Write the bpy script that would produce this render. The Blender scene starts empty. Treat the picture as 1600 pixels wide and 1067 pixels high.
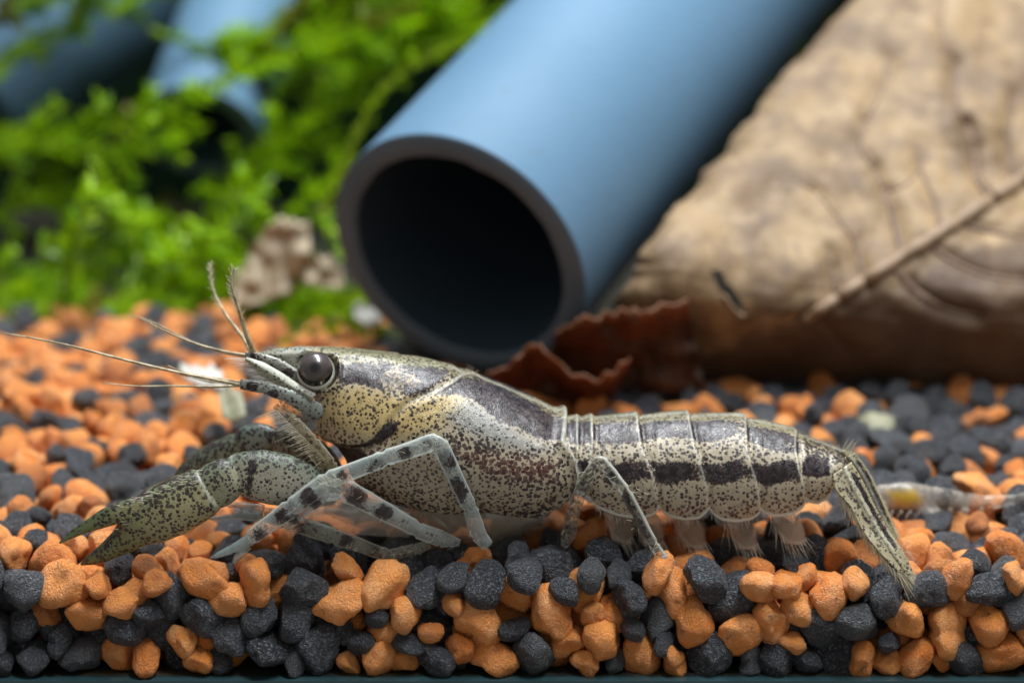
import bpy, math, random
import numpy as np
from math import radians, sin, cos, pi, sqrt
from mathutils import Vector, Matrix

# everything is laid out in millimetres and written to Blender in metres (MM)
MM = 0.001
random.seed(7); rng = np.random.default_rng(11)
SC = bpy.context.scene
COL = SC.collection

# ------------------------------------------------------------------ camera
PITCH = radians(12.0); FPX = 3667.0; YC = 5.0
CAM = np.array([0.0, YC - 110.0 * cos(PITCH), 32.6])
FW = np.array([0.0, cos(PITCH), -sin(PITCH)]); UP = np.array([0.0, sin(PITCH), cos(PITCH)])
cd = bpy.data.cameras.new('camera'); cam = bpy.data.objects.new('camera', cd); COL.objects.link(cam)
cam.location = tuple(CAM * MM); cam.rotation_euler = (radians(90) - PITCH, 0, 0)
cd.sensor_width = 36.0; cd.lens = FPX / 1600 * 36.0; cd.clip_start = 0.005; cd.clip_end = 20
cd.dof.use_dof = True; cd.dof.focus_distance = 106.6 * MM; cd.dof.aperture_fstop = 35.0
SC.camera = cam

# ------------------------------------------------------------------ light
W = bpy.data.worlds.new('World'); SC.world = W; W.use_nodes = True
bg = W.node_tree.nodes['Background']
bg.inputs[0].default_value = (1.0, 0.965, 0.92, 1); bg.inputs[1].default_value = 0.32
def lamp(name, loc, target, sx, sy, watts, color):
    l = bpy.data.lights.new(name, 'AREA'); l.shape = 'RECTANGLE'; l.size = sx * MM; l.size_y = sy * MM
    l.energy = watts; l.color = color
    o = bpy.data.objects.new(name, l); COL.objects.link(o); o.location = tuple(np.array(loc) * MM)
    d = Vector(target) - Vector(loc); o.rotation_euler = d.to_track_quat('-Z', 'Y').to_euler()
    return o
lamp('tank_light', (30, 26, 205), (0, 14, 0), 240, 36, 1.22, (0.93, 0.97, 1.0))
SC.view_settings.view_transform = 'Standard'; SC.view_settings.look = 'None'
SC.view_settings.exposure = 0.0; SC.view_settings.gamma = 1.0; SC.view_settings.use_curve_mapping = False
SC.render.engine = 'CYCLES'; SC.cycles.use_denoising = True
SC.cycles.max_bounces = 8; SC.cycles.transparent_max_bounces = 24; SC.cycles.caustics_reflective = False
SC.cycles.caustics_refractive = False

# ------------------------------------------------------------------ pixel <-> point
def at(px, py, Y):
    px = np.asarray(px, float); py = np.asarray(py, float); Y = np.asarray(Y, float)
    u = (px - 800.0) / FPX; v = (533.5 - py) / FPX
    dy = FW[1] + v * UP[1]; dz = FW[2] + v * UP[2]
    t = (Y - CAM[1]) / dy
    return np.stack(np.broadcast_arrays(CAM[0] + u * t, Y + 0 * t, CAM[2] + dz * t), -1)
def proj(P):
    d = np.asarray(P, float) - CAM
    z = d @ FW
    return 800.0 + FPX * d[..., 0] / z, 533.5 - FPX * (d @ UP) / z, z
def ground(y): return 0.0875 * np.clip(y, 0, 40)

def interp(x, pts):
    a = np.array(pts, float); return np.interp(x, a[:, 0], a[:, 1])
def smooth_interp(x, pts, k=9, span=10):
    return sum(interp(x + o, pts) for o in np.linspace(-span, span, k)) / k
def sstep(a, b, x):
    t = np.clip((x - a) / (b - a), 0, 1); return t * t * (3 - 2 * t)
def catmull(P, n):
    P = np.asarray(P, float); Q = np.vstack([2 * P[0] - P[1], P, 2 * P[-1] - P[-2]])
    out = []
    for i in range(len(P) - 1):
        p0, p1, p2, p3 = Q[i:i + 4]
        for t in np.linspace(0, 1, n, endpoint=False):
            out.append(0.5 * (2 * p1 + (p2 - p0) * t + (2 * p0 - 5 * p1 + 4 * p2 - p3) * t * t + (3 * p1 - p0 - 3 * p2 + p3) * t ** 3))
    out.append(P[-1]); return np.array(out)
# cheap smooth value noise
_perm = rng.random((64, 64, 64))
def vnoise(P, s=1.0):
    P = np.asarray(P, float) * s + 100.0
    i = np.floor(P).astype(int); f = P - i; f = f * f * (3 - 2 * f)
    r = 0
    for dx in (0, 1):
        for dy in (0, 1):
            for dz in (0, 1):
                w = (f[..., 0] if dx else 1 - f[..., 0]) * (f[..., 1] if dy else 1 - f[..., 1]) * (f[..., 2] if dz else 1 - f[..., 2])
                r = r + w * _perm[(i[..., 0] + dx) % 64, (i[..., 1] + dy) % 64, (i[..., 2] + dz) % 64]
    return r * 2 - 1
def seg_dist(X, Y, pl):
    pl = np.array(pl, float); d = np.full(np.shape(X), 1e9)
    for (ax, ay), (bx, by) in zip(pl[:-1], pl[1:]):
        L = (bx - ax) ** 2 + (by - ay) ** 2 + 1e-9
        t = np.clip(((X - ax) * (bx - ax) + (Y - ay) * (by - ay)) / L, 0, 1)
        d = np.minimum(d, np.hypot(X - ax - t * (bx - ax), Y - ay - t * (by - ay)))
    return d
def inside(X, Y, poly):
    poly = np.array(poly, float); c = np.zeros(np.shape(X), bool)
    for (ax, ay), (bx, by) in zip(poly, np.roll(poly, -1, 0)):
        hit = ((ay > Y) != (by > Y)) & (X < (bx - ax) * (Y - ay) / (by - ay + 1e-12) + ax)
        c ^= hit
    return c
def soft_poly(X, Y, poly, w):
    poly = list(poly); d = seg_dist(X, Y, poly + [poly[0]])
    s = np.where(inside(X, Y, poly), d, -d)
    return sstep(-w, w, s)

# ------------------------------------------------------------------ objects
ORG = {}
def tag(o, label=None, cat=None, group=None, kind=None):
    if label: o['label'] = label
    if cat: o['category'] = cat
    if group: o['group'] = group
    if kind: o['kind'] = kind
    return o
def empty(name, loc_mm):
    o = bpy.data.objects.new(name, None); COL.objects.link(o); o.location = tuple(np.array(loc_mm, float) * MM)
    o.empty_display_size = 0.002; ORG[o.name] = np.array(loc_mm, float); return o
def mesh(name, V, F, mats, smooth=True, attrs=None, fmat=None):
    me = bpy.data.meshes.new(name)
    me.from_pydata((np.asarray(V, float) * MM).tolist(), [], F if isinstance(F, list) else F.tolist())
    for m in (mats if isinstance(mats, (list, tuple)) else [mats]): me.materials.append(m)
    if smooth: me.polygons.foreach_set('use_smooth', np.ones(len(me.polygons), bool))
    if fmat is not None: me.polygons.foreach_set('material_index', np.asarray(fmat, np.int32))
    for k, a in (attrs or {}).items():
        a = np.asarray(a, float)
        if a.ndim == 1:
            at_ = me.attributes.new(k, 'FLOAT', 'POINT'); at_.data.foreach_set('value', a.astype(np.float32))
        else:
            at_ = me.attributes.new(k, 'FLOAT_COLOR', 'POINT')
            at_.data.foreach_set('color', np.hstack([a, np.ones((len(a), 1))]).astype(np.float32).ravel())
    me.update(); return me
def mk(name, V, F, mats, parent=None, origin=None, kind=None, **kw):
    """mesh object; vertices given in world mm; local origin = its thing's origin"""
    V = np.asarray(V, float)
    org = ORG[parent.name] if parent is not None else (np.array(origin, float) if origin is not None else np.zeros(3))
    me = mesh(name, V - org, F, mats, **kw)
    o = bpy.data.objects.new(name, me); COL.objects.link(o); ORG[o.name] = org
    if parent is not None: o.parent = parent
    else: o.location = tuple(org * MM)
    if kind: o['kind'] = kind
    return o

class MB:
    def __init__(s): s.V = []; s.F = []; s.A = {}; s.n = 0
    def add(s, V, F, **attrs):
        V = np.asarray(V, float); s.V.append(V)
        s.F += [tuple(int(i) + s.n for i in f) for f in F]; s.n += len(V)
        for k, a in attrs.items(): s.A.setdefault(k, []).append(np.broadcast_to(a, (len(V),) + np.shape(a)[1:]).astype(float) if np.ndim(a) else np.full(len(V), float(a)))
    def build(s, name, mats, parent=None, **kw):
        return mk(name, np.vstack(s.V), s.F, mats, parent, attrs={k: np.concatenate(a) for k, a in s.A.items()}, **kw)
def frames(P):
    P = np.asarray(P, float); T = np.gradient(P, axis=0); T /= np.linalg.norm(T, axis=1)[:, None] + 1e-12
    ref = np.array([0, 1.0, 0.001]); N = []
    for t in T:
        n = ref - t * (ref @ t); L = np.linalg.norm(n)
        if L < 1e-3: n = np.array([1.0, 0, 0]) - t * t[0]; L = np.linalg.norm(n)
        n /= L; N.append(n); ref = n
    N = np.array(N); return T, N, np.cross(T, N)
def tube(P, R, seg=12, flat=1.0, caps=True):
    """flat = half depth (along view axis y) relative to R"""
    P = np.asarray(P, float); R = np.broadcast_to(R, len(P)); T, N, B = frames(P)
    a = np.linspace(0, 2 * pi, seg, endpoint=False)
    V = (P[:, None] + R[:, None, None] * (np.cos(a)[None, :, None] * N[:, None] * flat + np.sin(a)[None, :, None] * B[:, None])).reshape(-1, 3)
    n = len(P); F = [(i * seg + j, i * seg + (j + 1) % seg, (i + 1) * seg + (j + 1) % seg, (i + 1) * seg + j) for i in range(n - 1) for j in range(seg)]
    if caps:
        F.append(tuple(range(seg))[::-1]); F.append(tuple((n - 1) * seg + j for j in range(seg)))
    return V, F
def grid_faces(nu, nv):
    i, j = np.meshgrid(np.arange(nu - 1), np.arange(nv - 1), indexing='ij')
    a = (i * nv + j).ravel(); return np.stack([a, a + nv, a + nv + 1, a + 1], 1)
def sheet(name, P, mats, parent=None, thick=0.12, **kw):
    """closed thin shell from a grid of points (nu,nv,3)"""
    nu, nv, _ = P.shape
    du = np.gradient(P, axis=0); dv = np.gradient(P, axis=1); n = np.cross(du, dv); n /= np.linalg.norm(n, axis=-1)[..., None] + 1e-12
    A = (P + n * thick / 2).reshape(-1, 3); B = (P - n * thick / 2).reshape(-1, 3); k = nu * nv
    f = grid_faces(nu, nv); F = [tuple(x) for x in f] + [tuple(x[::-1] + k) for x in f]
    ring = [i * nv for i in range(nu)] + [(nu - 1) * nv + j for j in range(1, nv)] + [i * nv + nv - 1 for i in range(nu - 2, -1, -1)] + [j for j in range(nv - 2, 0, -1)]
    for a, b in zip(ring, ring[1:] + ring[:1]): F.append((a, a + k, b + k, b))
    at_ = kw.pop('attrs', None)
    if at_: at_ = {q: np.concatenate([np.asarray(v), np.asarray(v)]) for q, v in at_.items()}
    return mk(name, np.vstack([A, B]), F, mats, parent, attrs=at_, **kw)

# ------------------------------------------------------------------ materials
class NT:
    def __init__(s, name):
        s.m = bpy.data.materials.new(name); s.m.use_nodes = True; s.t = s.m.node_tree
        s.b = s.t.nodes['Principled BSDF']; s.out = s.t.nodes['Material Output']
    def n(s, typ, **kw):
        nd = s.t.nodes.new('ShaderNode' + typ)
        for k, v in kw.items(): setattr(nd, k, v)
        return nd
    def link(s, a, b): s.t.links.new(a, b)
    def put(s, sock, v):
        if hasattr(v, 'is_output'): s.link(v, sock)
        elif isinstance(v, (tuple, list)) and len(v) == 3 and sock.type == 'RGBA': sock.default_value = (*v, 1)
        else: sock.default_value = v
    def coords(s, scale=1000.0, kind='Object', stretch=(1, 1, 1)):
        tc = s.n('TexCoord'); mp = s.n('Mapping'); s.link(tc.outputs[kind], mp.inputs[0])
        mp.inputs['Scale'].default_value = tuple(scale * q for q in stretch); return mp.outputs[0]
    def noise(s, co, scale, detail=3, rough=0.55, dist=0.0):
        x = s.n('TexNoise'); s.link(co, x.inputs['Vector']); x.inputs['Scale'].default_value = scale
        x.inputs['Detail'].default_value = detail; x.inputs['Roughness'].default_value = rough; x.inputs['Distortion'].default_value = dist
        return x.outputs['Fac']
    def voro(s, co, scale, feature='F1', out='Distance', rand=1.0):
        x = s.n('TexVoronoi', feature=feature); s.link(co, x.inputs['Vector']); x.inputs['Scale'].default_value = scale
        x.inputs['Randomness'].default_value = rand; return x.outputs[out]
    def math(s, op, a, b=0.0, c=None, clamp=False):
        x = s.n('Math', operation=op, use_clamp=clamp); s.put(x.inputs[0], a); s.put(x.inputs[1], b)
        if c is not None: s.put(x.inputs[2], c)
        return x.outputs[0]
    def ss(s, v, lo, hi, a=0.0, b=1.0):
        x = s.n('MapRange', interpolation_type='SMOOTHSTEP'); s.put(x.inputs['Value'], v); s.put(x.inputs['From Min'], lo); s.put(x.inputs['From Max'], hi)
        s.put(x.inputs['To Min'], a); s.put(x.inputs['To Max'], b); return x.outputs[0]
    def mix(s, f, a, b, mode='MIX'):
        x = s.n('Mix', data_type='RGBA', blend_type=mode); s.put(x.inputs[0], f); s.put(x.inputs[6], a); s.put(x.inputs[7], b); return x.outputs[2]
    def attr(s, name, out='Fac'):
        return s.n('Attribute', attribute_name=name).outputs[out]
    def bump(s, h, strength=0.5, dist=0.0001, normal=None):
        x = s.n('Bump'); x.inputs['Strength'].default_value = strength; x.inputs['Distance'].default_value = dist; s.link(h, x.inputs['Height'])
        if normal is not None: s.link(normal, x.inputs['Normal'])
        return x.outputs[0]
    def set(s, **kw):
        al = dict(base='Base Color', rough='Roughness', spec='Specular IOR Level', normal='Normal', alpha='Alpha', coat='Coat Weight', coatr='Coat Roughness',
                  sss='Subsurface Weight', sssr='Subsurface Radius', ssss='Subsurface Scale', trans='Transmission Weight', ior='IOR', sheen='Sheen Weight')
        for k, v in kw.items(): s.put(s.b.inputs[al[k]], v)
        return s
    def translucent(s, col, fac):
        tr = s.n('BsdfTranslucent'); s.put(tr.inputs[0], col); mx = s.n('MixShader'); mx.inputs[0].default_value = fac
        s.link(s.b.outputs[0], mx.inputs[1]); s.link(tr.outputs[0], mx.inputs[2]); s.link(mx.outputs[0], s.out.inputs[0])

def pebble_mat(name, orange, rnd_attr=None):
    t = NT(name); co = t.coords()
    if rnd_attr: r = t.attr(rnd_attr)
    else: r = t.n('ObjectInfo').outputs['Random']
    r2 = t.math('FRACT', t.math('MULTIPLY', r, 7.31)); r3 = t.math('FRACT', t.math('MULTIPLY', r, 23.7))
    # shift the texture so that pebbles sharing a mesh do not share their grain
    add = t.n('VectorMath', operation='ADD'); t.link(co, add.inputs[0]); cmb = t.n('CombineXYZ')
    for i, q in enumerate((r, r2, r3)): t.link(t.math('MULTIPLY', q, 40.0), cmb.inputs[i])
    t.link(cmb.outputs[0], add.inputs[1]); co = add.outputs[0]
    big = t.noise(co, 1.1, 3); fine = t.noise(co, 7.0, 5, 0.65, 0.6); crk = t.voro(co, 5.0, 'DISTANCE_TO_EDGE')
    if orange:
        c = t.mix(r2, (0.76, 0.225, 0.036), (0.90, 0.350, 0.085))
        c = t.mix(t.ss(big, 0.35, 0.7), c, t.mix(r3, (0.90, 0.42, 0.16), (0.66, 0.215, 0.045)))
        c = t.mix(t.ss(fine, 0.56, 0.78, 0, 0.45), c, (0.42, 0.13, 0.03))
        chip = t.math('MULTIPLY', t.ss(t.noise(co, 1.5, 5, 0.65), 0.60, 0.66), t.ss(r, 0.45, 0.6)); c = t.mix(t.math('MULTIPLY', chip, 0.65), c, (0.20, 0.085, 0.038))
        c = t.mix(t.ss(r3, 0.86, 0.9, 0, 0.55), c, (0.34, 0.13, 0.045))
        pits = t.ss(t.voro(co, 3.3), 0.05, 0.16, 1, 0)
        c = t.mix(t.math('MULTIPLY', pits, t.ss(big, 0.45, 0.6)), c, (0.25, 0.08, 0.025))
        h = t.math('ADD', t.math('MULTIPLY', fine, 0.8), t.math('MULTIPLY', t.ss(crk, 0.0, 0.12), 0.07))
        t.set(base=c, rough=t.ss(fine, 0.35, 0.65, 0.24, 0.46), spec=0.6, normal=t.bump(h, 1.0, 0.00026), sss=0.12, ssss=0.0004, sssr=(1.0, 0.4, 0.15))
    else:
        c = t.mix(r2, (0.026, 0.030, 0.039), (0.075, 0.083, 0.098))
        c = t.mix(t.ss(fine, 0.50, 0.68, 0, 0.9), c, (0.26, 0.275, 0.30))
        c = t.mix(t.ss(big, 0.6, 0.75, 0, 0.5), c, (0.055, 0.045, 0.042))
        h = t.math('ADD', t.math('MULTIPLY', fine, 1.2), t.math('MULTIPLY', t.ss(crk, 0.0, 0.2), 0.15))
        c = t.mix(t.ss(r3, 0.75, 0.8, 0, 0.5), c, (0.12, 0.125, 0.13)); c = t.mix(t.ss(t.noise(co, 2.4, 4, 0.6), 0.6, 0.7, 0, 0.5), c, (0.11, 0.085, 0.065))
        t.set(base=c, rough=t.ss(fine, 0.35, 0.65, 0.28, 0.5), spec=0.65, normal=t.bump(h, 1.0, 0.00034))
    return t.m
M = {}
M['orange'] = pebble_mat('orange_gravel', True); M['black'] = pebble_mat('black_gravel', False)
M['orange_s'] = pebble_mat('orange_gravel_far', True, 'rnd'); M['black_s'] = pebble_mat('black_gravel_far', False, 'rnd')

t = NT('gravel_floor'); co = t.coords(); v = t.voro(co, 0.5, 'F1', 'Color'); sp = t.n('SeparateColor'); t.link(v, sp.inputs[0])
t.set(base=t.mix(t.ss(sp.outputs[0], 0.45, 0.5), (0.006, 0.010, 0.006), (0.022, 0.016, 0.006)), rough=0.8); M['floor'] = t.m
t = NT('tank_glass_edge'); co = t.coords(); t.set(base=t.mix(t.noise(co, 0.4, 4), (0.012, 0.035, 0.042), (0.04, 0.085, 0.095)), rough=0.25, spec=0.5); M['tank'] = t.m
t = NT('dark_back_wall'); co = t.coords(); t.set(base=t.mix(t.noise(co, 0.05, 4), (0.002, 0.010, 0.004), (0.006, 0.022, 0.010)), rough=0.8, spec=0.1); M['back'] = t.m

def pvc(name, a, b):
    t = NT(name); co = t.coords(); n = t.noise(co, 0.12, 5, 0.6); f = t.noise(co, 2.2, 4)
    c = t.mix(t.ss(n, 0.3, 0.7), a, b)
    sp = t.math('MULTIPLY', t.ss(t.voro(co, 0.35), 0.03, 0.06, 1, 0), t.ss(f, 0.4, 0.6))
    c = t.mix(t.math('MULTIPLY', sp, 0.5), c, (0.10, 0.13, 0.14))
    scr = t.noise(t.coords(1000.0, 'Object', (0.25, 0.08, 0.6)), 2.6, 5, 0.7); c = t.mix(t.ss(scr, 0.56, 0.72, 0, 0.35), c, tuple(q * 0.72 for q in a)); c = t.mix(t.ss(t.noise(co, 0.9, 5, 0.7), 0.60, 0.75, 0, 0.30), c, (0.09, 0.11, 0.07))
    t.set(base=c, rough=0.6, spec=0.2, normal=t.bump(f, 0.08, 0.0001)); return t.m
M['pvc'] = pvc('grey_blue_pvc', (0.092, 0.180, 0.272), (0.104, 0.194, 0.292))
M['pvc_cut'] = pvc('pvc_cut_face', (0.085, 0.13, 0.175), (0.105, 0.15, 0.20))  # cut face toned down in the colour to stand for its shade
M['pvc_in'] = pvc('pvc_inside', (0.035, 0.06, 0.085), (0.042, 0.07, 0.10))  # same plastic, with the shade inside the bore put into its colour

# leaf
t = NT('dry_leaf'); co = t.coords(); n1 = t.noise(co, 0.22, 4, 0.6); n2 = t.noise(co, 0.5, 4, 0.55, 0.4); n3 = t.noise(co, 5.0, 4)
c = t.mix(t.ss(n1, 0.38, 0.62), (0.17, 0.112, 0.064), (0.34, 0.235, 0.126))
c = t.mix(t.ss(n2, 0.50, 0.66, 0, 0.6), c, (0.17, 0.115, 0.075))
c = t.mix(t.ss(n2, 0.30, 0.44, 0.5, 0), c, (0.42, 0.31, 0.185))
c = t.mix(t.ss(n3, 0.52, 0.75, 0, 0.5), c, (0.20, 0.125, 0.068))
low_shade = t.ss(t.math('ADD', t.attr('low'), t.math('MULTIPLY', t.math('SUBTRACT', n2, 0.5), 1.2)), 0.25, 0.75); c = t.mix(t.math('MULTIPLY', low_shade, 0.78), c, (0.085, 0.052, 0.036))  # lower blade's shade painted into the colour, over some wet browning
edge = t.voro(co, 0.9, 'DISTANCE_TO_EDGE')
c = t.mix(t.ss(edge, 0.0, 0.05, 0.16, 0), c, (0.15, 0.085, 0.045))
bl = t.math('MULTIPLY', t.ss(t.noise(co, 0.34, 3, 0.5, 1.2), 0.60, 0.72), 0.45); c = t.mix(bl, c, (0.13, 0.085, 0.062))
h = t.math('ADD', t.math('MULTIPLY', n2, 1.0), t.math('ADD', t.math('MULTIPLY', n3, 0.15), t.math('MULTIPLY', t.ss(edge, 0, 0.09), 0.06)))
t.set(base=c, rough=0.6, spec=0.3, normal=t.bump(h, 0.5, 0.0004)); t.translucent((0.35, 0.17, 0.07), 0.10); M['leaf'] = t.m
t = NT('leaf_vein'); co = t.coords(); t.set(base=t.mix(t.noise(co, 1.2, 3), (0.15, 0.092, 0.055), (0.33, 0.23, 0.135)), rough=0.6); M['vein'] = t.m
t = NT('leaf_side_vein'); co = t.coords(); t.set(base=t.mix(t.noise(co, 1.2, 3), (0.085, 0.05, 0.032), (0.20, 0.125, 0.075)), rough=0.6); M['vein_dark'] = t.m
t = NT('torn_leaf'); co = t.coords(); n = t.noise(co, 0.6, 5, 0.65)
c = t.mix(t.ss(n, 0.3, 0.7), (0.030, 0.014, 0.008), (0.11, 0.046, 0.022)); c = t.mix(t.attr('edge'), c, (0.30, 0.15, 0.08))
t.set(base=c, rough=0.6, normal=t.bump(n, 0.5, 0.0004)); t.translucent((0.36, 0.11, 0.025), 0.32); M['torn'] = t.m
def scrap(name, a, b, tr=0.2):
    t = NT(name); co = t.coords(); n = t.noise(co, 0.9, 4); c = t.mix(t.ss(n, 0.35, 0.65), a, b)
    t.set(base=c, rough=0.6, normal=t.bump(n, 0.4, 0.0003)); t.translucent(c, tr); return t.m
M['tan'] = scrap('tan_scrap', (0.32, 0.25, 0.16), (0.50, 0.41, 0.28)); M['white'] = scrap('white_scrap', (0.42, 0.41, 0.36), (0.58, 0.57, 0.52))
M['olive'] = scrap('olive_scrap', (0.20, 0.195, 0.12), (0.31, 0.30, 0.20))

# moss
def moss(name, a, b, tr):
    t = NT(name); co = t.coords(); r = t.attr('rnd'); n = t.noise(co, 0.25, 3)
    c = t.mix(r, a, b); c = t.mix(t.ss(n, 0.4, 0.7, 0, 0.5), c, tuple(q * 0.55 for q in a))
    t.set(base=c, rough=0.4, spec=0.5); t.translucent(tr, 0.38); return t.m
M['moss'] = moss('moss_leaf', (0.10, 0.27, 0.003), (0.40, 0.58, 0.008), (0.48, 0.80, 0.006))
M['moss_old'] = moss('moss_leaf_old', (0.10, 0.13, 0.012), (0.28, 0.26, 0.03), (0.30, 0.30, 0.02))
M['moss_stem'] = moss('moss_stem', (0.16, 0.20, 0.015), (0.30, 0.28, 0.03), (0.30, 0.30, 0.02))

# crayfish
def cray_mat(name, alpha=None, spot_scale=5.9, gloss=0.17):
    t = NT(name); co = t.coords(); wob = t.noise(co, 2.6, 3)
    dis = t.n('VectorMath', operation='ADD'); t.link(co, dis.inputs[0])
    nz = t.n('TexNoise'); t.link(co, nz.inputs['Vector']); nz.inputs['Scale'].default_value = 6.0; nz.inputs['Detail'].default_value = 2
    sc = t.n('VectorMath', operation='SCALE'); t.link(nz.outputs['Color'], sc.inputs[0]); sc.inputs['Scale'].default_value = 0.12; t.link(sc.outputs[0], dis.inputs[1])
    cd_ = dis.outputs[0]
    base = t.attr('base', 'Color'); spot = t.attr('spot'); band = t.attr('band'); red = t.attr('red'); rim = t.attr('rim')
    fine = t.noise(co, 14.0, 4, 0.6); mid = t.noise(co, 3.2, 4, 0.6)
    c = t.mix(t.ss(fine, 0.35, 0.75, 0, 0.35), base, t.mix(1.0, base, (0.55, 0.52, 0.48), 'MULTIPLY'))
    c = t.mix(t.ss(mid, 0.5, 0.75, 0, 0.30), c, t.mix(1.0, base, (0.66, 0.62, 0.58), 'MULTIPLY'))
    # pigment spots: the threshold follows the density mask and a slow noise
    d = t.voro(cd_, spot_scale); rr = t.n('SeparateColor'); t.link(t.voro(cd_, spot_scale, 'F1', 'Color'), rr.inputs[0])
    thr = t.math('ADD', t.math('MULTIPLY', spot, 0.70), t.math('MULTIPLY', t.math('SUBTRACT', rr.outputs[0], 0.58), 0.22))
    thr = t.math('ADD', thr, t.math('MULTIPLY', t.math('SUBTRACT', mid, 0.5), 0.50))
    sm = t.ss(t.math('SUBTRACT', thr, d), -0.01, 0.11)
    scol = t.mix(red, t.mix(rr.outputs[1], (0.010, 0.008, 0.013), (0.030, 0.020, 0.026)), (0.085, 0.018, 0.016))
    c = t.mix(t.math('MULTIPLY', sm, t.ss(rr.outputs[2], 0.0, 1.0, 0.82, 1.0)), c, scol)
    # solid bands with a ragged edge and pale netting inside
    bm = t.ss(t.math('ADD', band, t.math('MULTIPLY', t.math('SUBTRACT', t.noise(co, 5.0, 5, 0.7), 0.5), 1.5)), 0.40, 0.62)
    lown = t.math('MULTIPLY', t.math('SUBTRACT', t.noise(co, 1.7, 3), 0.5), 0.9)
    bm = t.ss(t.math('ADD', t.math('ADD', band, lown), t.math('MULTIPLY', t.math('SUBTRACT', t.noise(co, 5.5, 5, 0.75), 0.5), 1.5)), 0.40, 0.60)
    bm = t.math('MULTIPLY', bm, t.ss(band, 0.02, 0.2))
    net = t.voro(cd_, 11.0, 'DISTANCE_TO_EDGE')
    bc = t.mix(t.ss(mid, 0.42, 0.68), (0.008, 0.006, 0.009), (0.034, 0.019, 0.020))
    pale = t.math('MULTIPLY', t.ss(t.voro(cd_, 13.0), 0.44, 0.64), t.ss(wob, 0.40, 0.62))
    bc = t.mix(t.math('MULTIPLY', pale, 0.30), bc, (0.22, 0.17, 0.16))
    c = t.mix(bm, c, bc)
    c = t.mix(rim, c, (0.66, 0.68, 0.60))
    h = t.math('ADD', t.math('MULTIPLY', fine, 0.45), t.math('ADD', t.math('MULTIPLY', t.ss(net, 0, 0.25), 0.35), t.math('MULTIPLY', mid, 0.6)))
    bn = t.bump(h, 0.45, 0.00006); t.link(t.bump(h, 0.28, 0.00006), t.b.inputs['Coat Normal'])
    t.set(base=c, rough=t.ss(fine, 0.3, 0.7, gloss - 0.03, gloss + 0.10), spec=0.28, normal=bn, coat=0.34, coatr=0.10,
          sss=0.12, ssss=0.0003, sssr=(1.0, 0.8, 0.5))
    if alpha is not None:
        a_ = t.math('ADD', alpha, t.math('MULTIPLY', t.math('MAXIMUM', bm, t.math('MULTIPLY', sm, 0.7)), 0.55)); t.set(alpha=t.math('ADD', a_, t.math('MULTIPLY', rim, 0.6), clamp=True))
    return t.m
M['cray'] = cray_mat('crayfish_shell'); M['claw'] = cray_mat('claw_shell', None, 5.6, 0.34)
M['leg'] = cray_mat('leg_shell', 0.30, 4.5, 0.12); M['sheer'] = cray_mat('sheer_skin', 0.26, 3.0, 0.3)
t = NT('eye'); co = t.coords(); lw = t.attr('pupil')
t.set(base=t.mix(lw, (0.060, 0.046, 0.046), (0.003, 0.003, 0.005)), rough=0.30, spec=0.5, coat=0.6, coatr=0.16, normal=t.bump(t.voro(co, 18, 'DISTANCE_TO_EDGE'), 0.06, 0.00002)); M['eye'] = t.m
t = NT('seta'); co = t.coords(); t.set(base=t.mix(t.noise(co, 0.8), (0.55, 0.47, 0.30), (0.72, 0.68, 0.55)), rough=0.4, alpha=0.8); M['seta'] = t.m
t = NT('seta_pale'); co = t.coords(); t.set(base=t.mix(t.noise(co, 0.8), (0.70, 0.64, 0.52), (0.85, 0.82, 0.76)), rough=0.4, alpha=0.42); M['seta_pale'] = t.m
t = NT('antenna'); co = t.coords(); t.set(base=t.mix(t.ss(t.noise(co, 2.0), 0.4, 0.6), (0.26, 0.20, 0.11), (0.48, 0.40, 0.25)), rough=0.4, normal=t.bump(t.noise(co, 8.0), 0.4, 0.0001)); M['antenna'] = t.m
t = NT('shrimp_skin'); co = t.coords(); n = t.noise(co, 0.8, 3)
c = t.mix(t.attr('yellow'), t.mix(n, (0.42, 0.36, 0.30), (0.62, 0.56, 0.47)), (0.55, 0.36, 0.02)); t.set(base=c, rough=0.3, alpha=t.math('ADD', t.ss(t.noise(co, 1.6, 3), 0.35, 0.65, 0.12, 0.42), t.math('MULTIPLY', t.attr('yellow'), 0.5))); M['shrimp'] = t.m

# ------------------------------------------------------------------ setting
FLOOR = -5.05
def box(x0, x1, y0, y1, z0, z1):
    V = [(x, y, z) for x in (x0, x1) for y in (y0, y1) for z in (z0, z1)]
    F = [(0, 1, 3, 2), (4, 6, 7, 5), (0, 4, 5, 1), (2, 3, 7, 6), (0, 2, 6, 4), (1, 5, 7, 3)]
    return V, F
V, F = box(-70, 70, -0.35, 112, -9.5, FLOOR - 0.02); tank = mk('tank_floor', V, F, M['tank'], kind='structure', smooth=False)
V, F = box(-110, 110, 110, 112, FLOOR, 130); mk('back_wall', V, F, M['back'], kind='structure', smooth=False)
# gravel bed: an uneven sheet under the loose stones
gx = np.linspace(-80, 80, 81); gy = np.concatenate([np.linspace(0.3, 10, 14), np.linspace(12, 110, 50)])
GX, GY = np.meshgrid(gx, gy, indexing='ij')
def base_z(y): return np.maximum(FLOOR, ground(y) - np.where(y < 6, 5.2, 3.4))
GZ = np.where(GY < 4.5, FLOOR, base_z(GY)) + 0.25 * vnoise(np.stack([GX, GY, 0 * GX], -1), 0.6) * (GY > 46)
bed = mk('gravel_bed', np.stack([GX, GY, GZ], -1).reshape(-1, 3), grid_faces(len(gx), len(gy)), M['floor'], kind='structure')

# PVC pipe placement (needed before the stones are laid)
PIPE_M = at(715, 403, 28.0); PIPE_A = np.array([0.44, 0.80, 0.39]); PIPE_A /= np.linalg.norm(PIPE_A); PIPE_R = 7.95

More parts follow.
